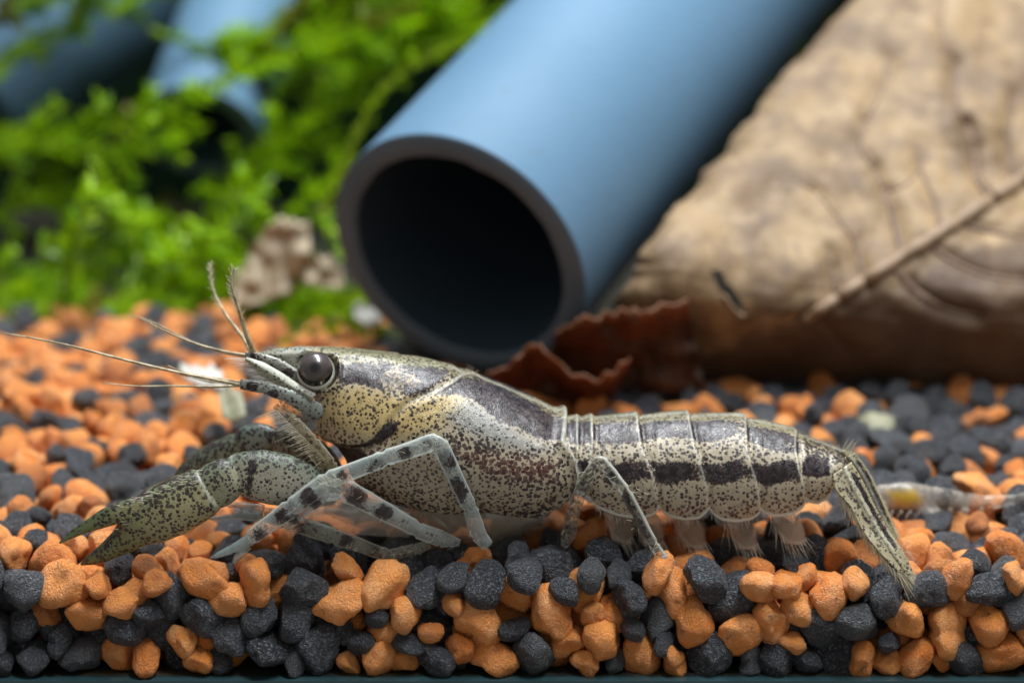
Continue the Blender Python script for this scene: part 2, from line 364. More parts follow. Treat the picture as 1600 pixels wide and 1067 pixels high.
# ------------------------------------------------------------------ gravel stones
def stone_shape(seed, sub):
    import bmesh
    r = np.random.default_rng(seed)
    bm = bmesh.new(); bmesh.ops.create_icosphere(bm, subdivisions=sub, radius=1.0)
    V = np.array([v.co[:] for v in bm.verts]); F = [[v.index for v in f.verts] for f in bm.faces]; bm.free()
    n = V / np.linalg.norm(V, axis=1)[:, None]
    pl = r.normal(size=(11, 3)); pl /= np.linalg.norm(pl, axis=1)[:, None]; dd = r.uniform(0.74, 1.12, 11)
    q = n @ pl.T; cand = np.where(q > 0.05, dd / np.maximum(q, 0.05), 9.0)
    k = 15.0; rad = -np.log(np.exp(-k * np.minimum(cand, 1.35)).sum(1) + np.exp(-k * 1.25)) / k
    off = r.uniform(0, 50, 3)
    rad = rad + 0.12 * vnoise(n + off, 1.3) + 0.06 * vnoise(n + off, 3.1) + 0.034 * vnoise(n + off, 7.0) + (0.018 * vnoise(n + off, 17.0) if sub > 2 else 0)
    if seed % 4 == 1: rad = rad * (1 - 0.20 * np.exp(-(n[:, 0] / 0.33) ** 2))
    P = n * rad[:, None] * np.array([r.uniform(1.05, 1.4), r.uniform(0.85, 1.08), r.uniform(0.72, 0.98)])
    P /= np.mean(np.linalg.norm(P, axis=1)) / 1.07
    return P, F
NSH = 26
shapes_hi = [stone_shape(s, 4) for s in range(NSH)]
shapes_md = [stone_shape(s, 2) for s in range(NSH)]
shapes_lo = [stone_shape(s, 1) for s in range(NSH)]

def deposit():
    cell = 2.7; hsh = {}; S = []
    X0, X1, Y0, Y1 = -41.0, 41.0, 0.0, 44.0
    pa, pm = PIPE_A, PIPE_M
    fails = 0; surf_noise = lambda x, y: 0.55 * vnoise(np.array([x, y, 3.0]), 0.22) + 0.3 * vnoise(np.array([x, y, 9.0]), 0.6)
    def near(x, y):
        i, j = int(x // cell), int(y // cell); o = []
        for a in (-1, 0, 1):
            for b in (-1, 0, 1): o += hsh.get((i + a, j + b), ())
        return o
    while fails < 260 and len(S) < 6500:
        R = min(1.15, max(0.60, random.gauss(0.88, 0.14))); best = None
        # work front to back in random patches so that every column fills
        cx = random.uniform(X0, X1); cy = random.uniform(Y0, Y1) if random.random() < 0.72 else random.uniform(Y0, 7.0)
        for k in range(14):
            x = min(X1, max(X0, cx + random.uniform(-2.2, 2.2))); y = min(Y1, max(Y0 + R * 0.94, cy + random.uniform(-2.2, 2.2)))
            z = float((FLOOR if y < 4.5 else base_z(np.array(y)))) + R * 0.95
            nb = near(x, y)
            if nb:
                A = np.array(nb); d2 = (A[:, 0] - x) ** 2 + (A[:, 1] - y) ** 2; rr = (A[:, 3] + R) * 0.89
                m = d2 < rr * rr
                if m.any(): z = max(z, float((A[m, 2] + np.sqrt(rr[m] ** 2 - d2[m])).max()))
            if best is None or z < best[2]: best = (x, y, z)
        x, y, z = best
        zs = float(ground(np.array(y))) + float(surf_noise(x, y))
        if x > 8: zs -= 0.35 * float(sstep(6, 0, np.array(y)))
        ok = z + 0.62 * R < zs
        if ok:
            d = np.array([x, y, z]) - pm; s_ = d @ pa; rad = np.linalg.norm(d - s_ * pa)
            if -R < s_ < 60 and rad < PIPE_R + R * 0.8: ok = False
        if ok:
            S.append((x, y, z, R)); hsh.setdefault((int(x // cell), int(y // cell)), []).append((x, y, z, R)); fails = 0
        else: fails += 1
    for _ in range(260):
        R = random.uniform(0.50, 0.70); best = None; cx = random.uniform(X0, X1)
        for k in range(22):
            x = cx + random.uniform(-1.6, 1.6); y = R * 0.95 + random.uniform(0, 1.6) ** 1.5; z = FLOOR + R * 0.95; nb = near(x, y)
            if nb:
                A = np.array(nb); d2 = (A[:, 0] - x) ** 2 + (A[:, 1] - y) ** 2; rr = (A[:, 3] + R) * 0.84; zz = FLOOR + R * 0.95
                # slip into the lowest pocket that is still free
                for z_ in (zz, zz + 0.5, zz + 1.0, zz + 1.6, zz + 2.2, zz + 2.8, zz + 3.4):
                    if (d2 + (A[:, 2] - z_) ** 2 > rr * rr).all(): z = z_; break
                else: continue
            if best is None or z < best[2]: best = (x, y, z)
        if best and best[2] < -1.6: S.append((*best, R)); hsh.setdefault((int(best[0] // cell), int(best[1] // cell)), []).append((*best, R))
    return np.array(S)
S = deposit()
# which stones show, and how much: a coarse depth buffer of discs
px, py, pz = proj(S[:, :3]); pr = S[:, 3] * FPX / pz
zb = np.full((267, 400), 1e9); ib = np.full((267, 400), -1)
for k in np.argsort(pz):
    x0, x1 = int((px[k] - pr[k]) / 4), int((px[k] + pr[k]) / 4) + 1; y0, y1 = int((py[k] - pr[k]) / 4), int((py[k] + pr[k]) / 4) + 1
    x0, y0 = max(x0, 0), max(y0, 0); x1, y1 = min(x1, 400), min(y1, 267)
    if x0 >= x1 or y0 >= y1: continue
    yy, xx = np.mgrid[y0:y1, x0:x1]; m = (xx * 4 - px[k]) ** 2 + (yy * 4 - py[k]) ** 2 < pr[k] ** 2
    dz = pz[k] - 0.7 * S[k, 3] * m; sub = zb[y0:y1, x0:x1]; upd = m & (dz < sub)
    sub[upd] = dz[upd]; ib[y0:y1, x0:x1][upd] = k
vis = np.bincount(ib[ib >= 0], minlength=len(S))
tint = vnoise(np.stack([S[:, 0], S[:, 1], S[:, 2] * 2], -1), 0.16) * 0.30
left = sstep(6, -20, S[:, 0]) * sstep(4, 22, S[:, 1]); right = sstep(-4, 20, S[:, 0]) * sstep(6, 24, S[:, 1])
is_or = rng.random(len(S)) < 0.43 + tint + 0.14 * left - 0.12 * right
for flag, nm, key in ((True, 'orange_pebble', 'orange'), (False, 'black_pebble', 'black')):
    idx = [k for k in np.argsort(-vis) if is_or[k] == flag and vis[k] > 0]
    big, rest = idx[:298], idx[298:] + [k for k in np.where(vis == 0)[0] if is_or[k] == flag]
    meshes = [mesh(nm, P, F, M[key]) for P, F in shapes_hi]
    for k in big:
        o = bpy.data.objects.new(nm, meshes[int(rng.integers(NSH))]); COL.objects.link(o); o.parent = bed
        o.location = tuple(S[k, :3] * MM); o.scale = (S[k, 3],) * 3
        o.rotation_euler = tuple(rng.uniform(0, 2 * pi, 3))
    mb = MB()
    for k in rest:
        P, F = (shapes_md if vis[k] > 0 else shapes_lo)[int(rng.integers(NSH))]
        Rm = np.array(Matrix.Rotation(rng.uniform(0, 6.28), 3, 'X') @ Matrix.Rotation(rng.uniform(0, 6.28), 3, 'Z'))
        mb.add(P @ Rm.T * S[k, 3] + S[k, :3], F, rnd=float(rng.random()))
    mb.build(nm.replace('pebble', 'gravel'), M[key + '_s'], bed, kind='stuff')

# ------------------------------------------------------------------ PVC pipes
def pipe(name, Mp, A, R, L, label, burr=False, wall=1.40):
    root = empty(name, Mp); A = A / np.linalg.norm(A)
    e1 = np.cross(A, [0, 0, 1.0]); e1 /= np.linalg.norm(e1); e2 = np.cross(e1, A); n = 96
    a = np.linspace(0, 2 * pi, n, endpoint=False); ring = np.cos(a)[:, None] * e1 + np.sin(a)[:, None] * e2
    def rings(prof, closed):
        V = np.vstack([Mp + A * s + ring * r_ for s, r_ in prof]); m = len(prof)
        F = [(i * n + j, i * n + (j + 1) % n, (i + 1) * n + (j + 1) % n, (i + 1) * n + j) for i in range(m - 1) for j in range(n)]
        return V, F
    V, F = rings([(0.10, R - 0.012), (0.16, R), (L * 0.25, R), (L * 0.5, R), (L, R)], False); mk('outer_wall', V, F, M['pvc'], root)
    wr = R - wall
    jag = 0.05 * vnoise(np.stack([np.cos(a) * 4, np.sin(a) * 4, a * 0], -1), 2.0) + (0.16 * np.exp(-((a - 1.15) / 0.05) ** 2) if burr else 0)
    V = np.vstack([Mp + A * 0.10 + ring * (R - 0.012), Mp + A * 0.02 + ring * (R - 0.10), Mp + ring * ((R + wr) / 2), Mp + A * 0.02 + ring * (wr + 0.05 - jag[:, None]), Mp + A * 0.18 + ring * (wr - jag[:, None])])
    F = [(i * n + j, (i + 1) * n + j, (i + 1) * n + (j + 1) % n, i * n + (j + 1) % n) for i in range(4) for j in range(n)]
    mk('cut_rim', V, F, M['pvc_cut'], root)
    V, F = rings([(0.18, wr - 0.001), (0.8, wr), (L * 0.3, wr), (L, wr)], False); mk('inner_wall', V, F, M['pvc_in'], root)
    return tag(root, label, 'pipe')
pipe('plastic_pipe', PIPE_M, PIPE_A, PIPE_R, 92, 'large light blue-grey plastic pipe with open dark mouth leaning behind the crayfish', True)
pipe('plastic_pipe', at(314, 212, 64.0), np.array([0.16, 0.80, 0.60]), 4.6, 44, 'slim blue-grey pipe with dark mouth half hidden by moss fronds')
pipe('plastic_pipe', at(-30, 118, 84.0), np.array([0.62, 0.20, 0.42]), 6.8, 60, 'blurred pale blue pipe lying above the moss over dark gap')

# ------------------------------------------------------------------ dry leaf
def leaf_left(py): return interp(py, [(-160, 1540), (-60, 1405), (0, 1338), (100, 1238), (200, 1160), (300, 1083), (400, 1005), (470, 962), (520, 985), (620, 1050)])
MIDRIB = [(1258, 500), (1330, 452), (1420, 395), (1510, 338), (1605, 276), (1720, 205)]
SIDE = (([(1548, 312), (1528, 285), (1522, 240), (1510, 195)], 0.28), ([(1500, 350), (1540, 362), (1605, 372)], 0.24), ([(1410, 400), (1398, 350), (1382, 300), (1366, 266)], 0.22),
        ([(1395, 418), (1430, 455), (1480, 482), (1530, 492)], 0.24), ([(1310, 466), (1302, 430), (1290, 396)], 0.18), ([(1590, 286), (1575, 220), (1585, 150)], 0.18),
        ([(1275, 500), (1310, 540), (1330, 558)], 0.16), ([(1470, 368), (1462, 320), (1440, 270), (1432, 220)], 0.17), ([(1450, 382), (1490, 410), (1545, 432), (1610, 440)], 0.18),
        ([(1350, 440), (1335, 380), (1300, 330), (1275, 300)], 0.15), ([(1366, 266), (1345, 230), (1350, 190)], 0.14), ([(1510, 195), (1490, 150), (1495, 100)], 0.17), ([(1382, 300), (1420, 285), (1450, 240)], 0.10),
        ([(1258, 500), (1210, 520), (1160, 530)], 0.15), ([(1275, 300), (1240, 280), (1215, 285)], 0.10), ([(1495, 100), (1470, 50), (1475, 0)], 0.12), ([(1350, 190), (1380, 140), (1385, 90)], 0.10))
def leaf_Y(px_, py_):
    b = interp(py_, [(-160, 54), (0, 45.5), (150, 38.8), (300, 33.2), (400, 30.0), (470, 28.3), (520, 27.9), (560, 28.6), (600, 30.6), (640, 34.0)])
    tl = (px_ - 1300) / 300.0
    b = sum(interp(py_ - 34 * tl + o, [(-260, 56.5), (-160, 51), (0, 42.5), (150, 36.3), (300, 30.6), (360, 28.2), (410, 26.2), (450, 25.2), (490, 25.4), (530, 26.6), (570, 28.4), (610, 30.2), (680, 34)]) for o in (-40, -20, 0, 20, 40)) / 5
    q = np.stack([px_ / 60, py_ / 60, 0 * px_], -1)
    b = b + 0.70 * vnoise(q, 0.45) + 0.36 * vnoise(q + 7, 1.0) + 0.07 * vnoise(q, 2.7)
    # the two blades fold a little at the midrib
    d = (px_ - 1270) * 0.537 + (py_ - 490) * 0.843
    for pts, r in SIDE:
        e = seg_dist(px_, py_, catmull(pts, 3)); b = b + r * (0.8 * np.exp(-(e / 9) ** 2) - 1.1 * np.exp(-((e - 24) / 17) ** 2))
    return b + 0.55 * np.exp(-(d / 34) ** 2) - 0.012 * np.maximum(0, 40 - np.abs(d))
root = empty('dry_leaf', at(1320, 600, 30.0))
nu, nv = 150, 170
v = np.linspace(0, 1, nv); py_ = -150 + v * 762
U = np.linspace(0, 1, nu); PY = np.broadcast_to(py_, (nu, nv)).copy(); 
xl = leaf_left(PY) + 10 * vnoise(np.stack([PY / 30, 0 * PY, 0 * PY], -1)) + 3 * vnoise(np.stack([PY / 9, 0 * PY, 0 * PY], -1))
PX = xl + (1900 - xl) * U[:, None] ** 1.15
PY += (9 * vnoise(np.stack([PX / 46, PY * 0, PY * 0], -1)) + 6 * vnoise(np.stack([PX / 15, PY * 0, PY * 0], -1)) - 8) * sstep(0.86, 1, v)
P = at(PX, PY, leaf_Y(PX, PY) + 1.6 * np.exp(-(PX - xl) / 16))
low = sstep(0, 90, (PX - 1100) * 0.35 + (PY - 500) * 0.94).reshape(-1)  # mask for the shade painted on the lower blade
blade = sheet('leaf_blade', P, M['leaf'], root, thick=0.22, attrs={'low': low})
# cut the slit out of the blade
slit = [(1112, 424), (1124, 420), (1136, 440), (1150, 458), (1162, 478), (1158, 492), (1146, 486), (1132, 462), (1118, 446)]
import bmesh
bm = bmesh.new(); bm.from_mesh(blade.data)
cen = np.array([f.calc_center_median()[:] for f in bm.faces]) / MM + ORG[blade.name]
qx, qy, _ = proj(cen); kill = inside(qx, qy, slit)
bmesh.ops.delete(bm, geom=[f for f, k in zip(list(bm.faces), kill) if k], context='FACES'); bm.to_mesh(blade.data); bm.free()
def vein(name, pts, r0, r1, lift=0.10, mat='vein'):
    c = catmull(pts, 14); Y = leaf_Y(c[:, 0], c[:, 1]); 
    Q = at(c[:, 0], c[:, 1], Y - lift); rr = np.linspace(r0, r1, len(c)) * (1 + 0.12 * np.sin(np.arange(len(c)) * 1.7))
    V, F = tube(Q, rr, 8); return mk(name, V, F, M[mat], root)
vein('midrib', MIDRIB, 0.30, 0.50, 0.28)
for pts, r in SIDE: vein('side_vein', pts, r * 1.35, r * 0.6, 0.12, 'vein_dark')
# curled lip beside the slit
c = catmull([(1132, 462), (1142, 478), (1152, 490), (1162, 494)], 8); Vv, Ff = tube(at(c[:, 0], c[:, 1], leaf_Y(c[:, 0], c[:, 1]) - 0.25), np.linspace(0.12, 0.2, len(c)), 6)
mk('slit_lip', Vv, Ff, M['vein'], root)
tag(root, 'large dry tan leaf with dark midrib and slit, leaning beside the blue pipe', 'leaf')

def scrap_obj(name, outline_top, outline_bot, Yt, Yb, mat, label, cat, wob=0.5, nu=90, nv=18, thick=0.08, edge=True, belly=0.0):
    """a torn sheet between two pixel polylines"""
    T = catmull(outline_top, 12); B = catmull(outline_bot, 12)
    s = np.linspace(0, 1, nu); Tq = np.stack([np.interp(s, np.linspace(0, 1, len(T)), T[:, i]) for i in (0, 1)], 1); Bq = np.stack([np.interp(s, np.linspace(0, 1, len(B)), B[:, i]) for i in (0, 1)], 1)
    w = np.linspace(0, 1, nv); G = Tq[:, None] * (1 - w)[None, :, None] + Bq[:, None] * w[None, :, None]
    Y = Yt + (Yb - Yt) * w[None, :] + belly * np.sin(pi * w)[None, :] + 0 * G[..., 0]
    jit = vnoise(np.stack([G[..., 0] / 22, G[..., 1] / 22, 0 * Y], -1)); Y = Y + wob * jit
    jag = vnoise(np.stack([G[..., 0] / 11, 0 * Y, 0 * Y], -1)) * 6 + vnoise(np.stack([G[..., 0] / 4, 0 * Y, 0 * Y], -1)) * 3.5; G[..., 1] += jag * (np.exp(-(w / 0.12) ** 2) + (w > 0.95))[None, :]
    P = at(G[..., 0], G[..., 1], Y)
    root = empty(name, at(G[:, -1, 0].mean(), G[:, -1, 1].max(), Yb))
    e = (np.exp(-(w / 0.07) ** 2)[None, :] + 0 * Y).reshape(-1)
    sheet('blade', P, mat, root, thick=thick, attrs={'edge': e if edge else 0 * e})
    tag(root, label, cat); return root
scrap_obj('leaf_fragment', [(868, 520), (905, 498), (985, 486), (1074, 468)], [(860, 560), (920, 600), (1010, 612), (1100, 606)], 23.6, 26.4, M['torn'], 'dark reddish torn leaf piece standing between pipe mouth and dry leaf', 'leaf fragment', 0.7, belly=0.8)
scrap_obj('leaf_fragment', [(762, 582), (800, 566), (832, 541), (862, 556), (900, 585), (945, 588), (985, 562)], [(770, 606), (810, 612), (850, 620), (880, 628), (905, 640), (935, 640), (965, 610)], 21.2, 24.6, M['torn'], 'low curled brown leaf scrap with pale orange edge below pipe mouth', 'leaf fragment', 0.5, belly=0.8)
scrap_obj('pale_scrap', [(366, 440), (395, 388), (432, 344), (482, 346)], [(366, 478), (420, 470), (470, 442), (486, 398)], 42.5, 41, M['tan'], 'crumpled pale tan leaf scrap among the moss fronds', 'leaf scrap', 0.8)
scrap_obj('pale_scrap', [(470, 408), (505, 402), (535, 418)], [(472, 440), (508, 452), (536, 446)], 42, 41, M['tan'], 'tiny brown scrap beside the crumpled tan scrap', 'leaf scrap', 0.6)
scrap_obj('white_flake', [(280, 574), (310, 570), (345, 578)], [(290, 592), (320, 604), (352, 606)], 22.5, 20.5, M['white'], 'thin white flake lying on gravel behind the feelers', 'flake', 0.4)
scrap_obj('olive_scrap', [(340, 612), (360, 604), (378, 614)], [(348, 650), (366, 658), (384, 646)], 19.5, 17.4, M['olive'], 'pale olive scrap on gravel below the white flake', 'scrap', 0.4)
scrap_obj('white_flake', [(552, 482), (572, 476), (592, 486)], [(556, 504), (576, 508), (596, 500)], 37, 36, M['white'], 'small white flake at the moss edge beside pipe mouth', 'flake', 0.4)
scrap_obj('olive_scrap', [(1340, 650), (1362, 640), (1394, 648)], [(1346, 668), (1372, 674), (1398, 666)], 22.5, 20.5, M['olive'], 'pale olive scrap on gravel behind the crayfish tail', 'scrap', 0.4)

# ------------------------------------------------------------------ moss
moss_root = empty('water_moss', at(250, 470, 52)); tag(moss_root, 'bright green feathery water moss filling the space behind the gravel', 'moss')
moss_root2 = empty('water_moss', at(1300, 60, 82)); tag(moss_root2, 'dark green moss tuft behind the gap between pipe and dry leaf', 'moss')
def leaflet(P, d, nrm, L, w):
    """folded pointed leaf: 4 triangles"""
    s = np.cross(d, nrm); s /= np.linalg.norm(s) + 1e-9
    return [P, P + d * L * 0.45 + s * w - nrm * 0.12 * L, P + d * L + nrm * 0.1 * L, P + d * L * 0.45 - s * w - nrm * 0.12 * L, P + d * L * 0.5 + nrm * 0.14 * L], [(0, 1, 4), (1, 2, 4), (2, 3, 4), (3, 0, 4)]
def frond(root, pts, Y, size=1.0, twigs=True, seed=0, r=0.16):
    q = random.Random(seed); c = catmull(pts, 10); m = len(c); t_ = np.linspace(0, 1, m)
    Yv = (Y if np.ndim(Y) else np.array([Y, Y])); Yl = np.interp(t_, np.linspace(0, 1, len(Yv)), Yv)
    P = at(c[:, 0], c[:, 1], Yl)
    V, F = tube(P, np.linspace(r, r * 0.4, m), 6); mb = MB(); lf = MB(); mb.add(V, F, rnd=q.random())
    def leaves(path, size):
        L = np.concatenate([[0], np.cumsum(np.linalg.norm(np.diff(path, axis=0), axis=1))]); s = 0.0; k = 0
        while s < L[-1]:
            p = np.array([np.interp(s, L, path[:, i]) for i in range(3)]); p2 = np.array([np.interp(min(s + 0.3, L[-1] + 1e-3), L, path[:, i]) for i in range(3)]); 
            d = p2 - p; d = d / (np.linalg.norm(d) + 1e-9) if np.linalg.norm(d) > 1e-6 else np.array([0, 0, 1.0])
            for j in range(3):
                a = k * 2.4 + j * 2.1 + q.uniform(-.4, .4); ref = np.cross(d, [0.3, 0.5, 0.8]); ref /= np.linalg.norm(ref) + 1e-9; b = np.cross(d, ref)
                o = cos(a) * ref + sin(a) * b; dd = d * q.uniform(0.45, 0.9) + o * q.uniform(0.5, 0.9); dd /= np.linalg.norm(dd)
                V, F = leaflet(p, dd, np.cross(dd, np.cross(o, dd) + 1e-6), size * q.uniform(0.75, 1.35), size * q.uniform(0.18, 0.32)); lf.add(V, F, rnd=q.random())
            s += 0.34 * size; k += 1
    leaves(P, 1.0 * size)
    if twigs:
        T = np.gradient(P, axis=0); step = max(2, int(m / (np.linalg.norm(np.diff(P, axis=0), axis=1).sum() / 2.0 + 1)))
        for i in range(2, m - 1, step):
            if q.random() < 0.45: continue
            d = T[i] / np.linalg.norm(T[i]); sgn = 1 if (i // step) % 2 else -1
            side = np.cross(d, [0, 1.0, 0]) * sgn + np.array([0, q.uniform(-.5, .5), q.uniform(-.1, .3)]); dd = d * 0.7 + side * 0.8; dd /= np.linalg.norm(dd)
            L = q.uniform(1.0, 2.4) * size; tt = np.linspace(0, 1, 6)[:, None]; path = P[i] + dd * L * tt + np.array([0, 0, -0.12 * L]) * tt ** 2
            V, F = tube(path, np.linspace(0.10, 0.05, 6), 5); mb.add(V, F, rnd=q.random()); leaves(path, 0.8 * size)
    st = mb.build('frond', M['moss_stem'], root); ORG[st.name] = ORG[root.name]
    lf.build('leaflets', M['moss_old' if seed > 100 and seed % 6 == 0 else 'moss'], st, kind='stuff')
main = [([(-20, 212), (90, 205), (200, 188), (290, 158), (380, 112), (470, 78), (560, 50)], 52, 1.35), ([(-20, 232), (80, 228), (190, 236), (280, 212)], 50, 1.2),
        ([(500, 345), (535, 270), (562, 205), (600, 140), (660, 95), (720, 66)], 46, 0.55), ([(60, 500), (120, 440), (190, 400), (230, 340), (190, 305)], 50, 1.2),
        ([(330, 480), (285, 420), (245, 375), (210, 330), (160, 300)], 49, 1.1), ([(260, 500), (310, 430), (345, 370), (375, 320), (410, 290)], 47, 1.2),
        ([(-20, 500), (40, 470), (90, 400), (120, 340)], 51, 1.3), ([(-20, 345), (30, 320), (80, 305), (130, 300)], 52, 1.1),
        ([(400, 520), (450, 500), (510, 478), (560, 462)], 41, 1.2), ([(430, 540), (500, 515), (560, 500), (600, 520), (640, 545)], 38, 0.9),
        ([(440, 340), (500, 300), (540, 255)], 50, 1.1), ([(400, 260), (440, 220), (500, 175), (560, 150)], 54, 1.3), ([(330, 60), (400, 75), (470, 95), (540, 90)], 58, 1.3),
        ([(232, 45), (270, 62), (320, 72), (370, 70)], 58, 0.6), ([(430, 30), (500, 10), (560, -10)], 60, 1.4), ([(560, 130), (610, 90), (640, 40), (690, 10)], 62, 1.4),
        ([(600, 40), (660, 25), (740, 0)], 64, 1.3), ([(380, 440), (330, 400), (290, 360), (250, 345)], 50, 0.9), ([(150, 520), (210, 470), (250, 430), (262, 380)], 46, 1.1),
        ([(340, 520), (300, 480), (240, 462), (190, 470)], 45, 1.0), ([(0, 450), (60, 430), (110, 440), (150, 470)], 48, 1.2), ([(420, 400), (400, 350), (370, 310), (300, 300)], 53, 0.7),
        ([(500, 330), (520, 370), (530, 400)], 44, 0.8), ([(600, 250), (560, 290), (530, 330)], 48, 0.9)]
for i, (pts, Y, sz) in enumerate(main): frond(moss_root, pts, Y + 6 if i not in (8, 9) else Y, sz, True, i, 0.3 if i == 2 else 0.18)
qq = random.Random(5)
def dark_gap(x, y):
    return any(((x - a) / c) ** 2 + ((y - b) / d) ** 2 < 1 for a, b, c, d in ((310, 215, 120, 62), (110, 120, 150, 55), (250, 300, 95, 38), (25, 370, 60, 45), (300, 20, 120, 60)))
n_ = 0
while n_ < 64:
    # long arching strands: rising to the right in the upper half, falling to the right below
    x, y = qq.uniform(-60, 720), qq.uniform(-20, 500)
    rise = y < 300
    if x > 640 - 0.9 * max(0, y - 60) and y > 60: continue
    a = qq.gauss(0.55, 0.25) if rise else (qq.gauss(-0.75, 0.3) if qq.random() < 0.6 else qq.gauss(0.7, 0.3))
    L = qq.uniform(130, 280); ex, ey = x + cos(a) * L, y - sin(a) * L; mx, my = (x + ex) / 2 + qq.uniform(-14, 14), (y + ey) / 2 - qq.uniform(6, 34)
    if any(dark_gap(u, v) for u, v in ((x, y), (mx, my), (ex, ey))) or ey > 505 or (ex > 560 and ey > 200): continue
    Y0 = qq.uniform(58, 70) if n_ < 34 else qq.uniform(74, 98)
    if max(y, ey) > 440: Y0 = qq.uniform(44, 52)
    frond(moss_root, [(x, y), (mx, my), (ex, ey)], (Y0, Y0 + qq.uniform(-4, 4)), qq.uniform(0.9, 1.5), True, 100 + n_); n_ += 1
for i in range(16):
    x = -20 + 36 * i; frond(moss_root, [(x, 508 - 6 * (i % 3)), (x + 25, 478), (x + qq.uniform(30, 90), qq.uniform(430, 470))], (43, 46), 1.0, True, 200 + i)
for i in range(9):
    x = qq.uniform(1180, 1340); y = qq.uniform(-20, 160); frond(moss_root2, [(x, y + 60), (x + qq.uniform(-30, 30), y + 10), (x + qq.uniform(-60, 60), y - 50)], qq.uniform(70, 86), 1.3, True, 300 + i)

# ------------------------------------------------------------------ crayfish
CRAY = empty('crayfish', at(850, 806, YC)); tag(CRAY, 'speckled beige crayfish with purple-brown bands standing on the gravel', 'crayfish')
TOPL = [(392, 556), (405, 551), (430, 545), (470, 542), (520, 545), (600, 553), (660, 562), (700, 572), (740, 585), (790, 605), (840, 626), (868, 640), (882, 648), (888, 653), (905, 653), (930, 652), (1000, 651), (1040, 649), (1078, 648), (1120, 648), (1165, 653), (1200, 660), (1240, 672), (1290, 691), (1318, 702), (1334, 714)]
BOTL = [(392, 560), (405, 562), (440, 574), (462, 600), (478, 640), (492, 682), (510, 708), (530, 728), (560, 762), (590, 778), (625, 791), (690, 804), (760, 801), (800, 807), (830, 810), (858, 805), (880, 790), (893, 772), (902, 764), (912, 768),
        (918, 779), (935, 795), (968, 807), (1000, 810), (1020, 802), (1027, 789), (1034, 800), (1050, 809), (1070, 812), (1092, 808), (1102, 798), (1106, 791), (1112, 803), (1128, 813), (1150, 815), (1172, 811), (1183, 802), (1187, 793), (1193, 803), (1212, 807), (1235, 803), (1251, 793), (1257, 779), (1262, 785), (1278, 788), (1294, 780), (1303, 760), (1318, 742), (1334, 722)]
WIDL = [(392, 0.10), (420, 0.32), (450, 0.62), (475, 1.05), (500, 1.75), (530, 2.45), (570, 2.95), (640, 3.4), (720, 3.7), (790, 3.75), (850, 3.5), (878, 3.2), (886, 3.05), (892, 2.75), (930, 2.80), (1000, 2.95), (1100, 2.9), (1200, 2.65), (1260, 2.3), (1300, 1.9), (1322, 1.35), (1334, 0.6)]
XS = np.concatenate([np.linspace(392, 480, 70, endpoint=False), np.linspace(480, 900, 290, endpoint=False), np.linspace(900, 1334, 340)])
NQ = 180; q = np.linspace(-1, 1, NQ); aq = np.abs(q); ns = len(XS)
top = smooth_interp(XS, TOPL, 7, 6); bot = smooth_interp(XS, BOTL, 3, 2); wid = smooth_interp(XS, WIDL, 7, 6)
is_ab = sstep(880, 905, XS); etam = 0.44 * (1 - is_ab) + 0.36 * is_ab; nar = 0.34 * (1 - is_ab) + 0.10 * is_ab
zt = at(XS, top, YC)[:, 2]; zb_ = at(XS, bot, YC - wid * (1 - nar))[:, 2]; xw = at(XS, 0.5 * (top + bot), YC - 0.75 * wid)[:, 0]
ang = np.clip(aq / 0.60, 0, 1) * pi / 2
eta = np.where(aq[None] < 0.60, etam[:, None] + (1 - etam[:, None]) * np.cos(ang)[None], etam[:, None] * (1 - (aq[None] - 0.60) / 0.40))
lowf = np.clip((etam[:, None] - eta) / etam[:, None], 0, 1)
wf = np.where(aq[None] < 0.60, np.sin(ang)[None] ** 0.92, 1 - nar[:, None] * lowf ** 2)
Yb = np.sign(q)[None] * wid[:, None] * wf; Zb = zb_[:, None] + (zt - zb_)[:, None] * eta
P0 = np.stack([np.broadcast_to(xw[:, None], Yb.shape), YC + Yb, Zb], -1)
# lateral picture coordinates of every vertex (far side mirrored onto the near side)
Pm = P0.copy(); Pm[..., 1] = YC - np.abs(Yb); LX, LY, _ = proj(Pm)
BND = {'car': [(640, 882), (672, 881), (692, 879), (708, 888), (722, 898), (738, 906), (752, 903), (770, 893), (790, 874), (808, 845), (830, 830)],
       's1': [(640, 904), (700, 903), (735, 903), (830, 903)], 's2': [(640, 926), (690, 927), (725, 923), (760, 917), (830, 912)],
       's3': [(640, 995), (665, 998), (700, 1003), (722, 1012), (742, 1021), (790, 1027), (830, 1027)], 's4': [(640, 1075), (665, 1079), (700, 1086), (722, 1094), (745, 1102), (790, 1106), (830, 1106)],
       's5': [(640, 1164), (665, 1166), (700, 1167), (722, 1172), (745, 1181), (790, 1187), (830, 1187)], 's6': [(660, 1245), (685, 1243), (705, 1243), (730, 1248), (755, 1255), (790, 1257), (830, 1257)]}
def bx(n): return interp(LY, BND[n])
D = np.zeros_like(LX); rim = np.zeros_like(LX)
for n, h, wdt in (('car', 0.20, 20), ('s1', 0.05, 14), ('s2', 0.08, 16), ('s3', 0.15, 62), ('s4', 0.15, 66), ('s5', 0.15, 66), ('s6', 0.14, 62)):
    u = LX - bx(n)
    h = h * (sstep(800, 760, LY) if n == 'car' else 1.0)
    D += h * np.where(u < 0, sstep(-wdt, 0, u), 1 - sstep(0, 3.0, u)) - 0.05 * np.exp(-((u - 6) / 4) ** 2)
    hh_ = 1
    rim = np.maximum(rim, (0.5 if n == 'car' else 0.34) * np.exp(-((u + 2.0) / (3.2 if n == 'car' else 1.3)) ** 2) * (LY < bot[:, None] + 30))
D += 0.10 * np.exp(-((LX - bx('car') + 4) / 4.5) ** 2)                       # rolled rear edge of the carapace
groove = [(742, 574), (720, 584), (690, 604), (664, 617), (640, 628), (622, 646), (608, 664)]
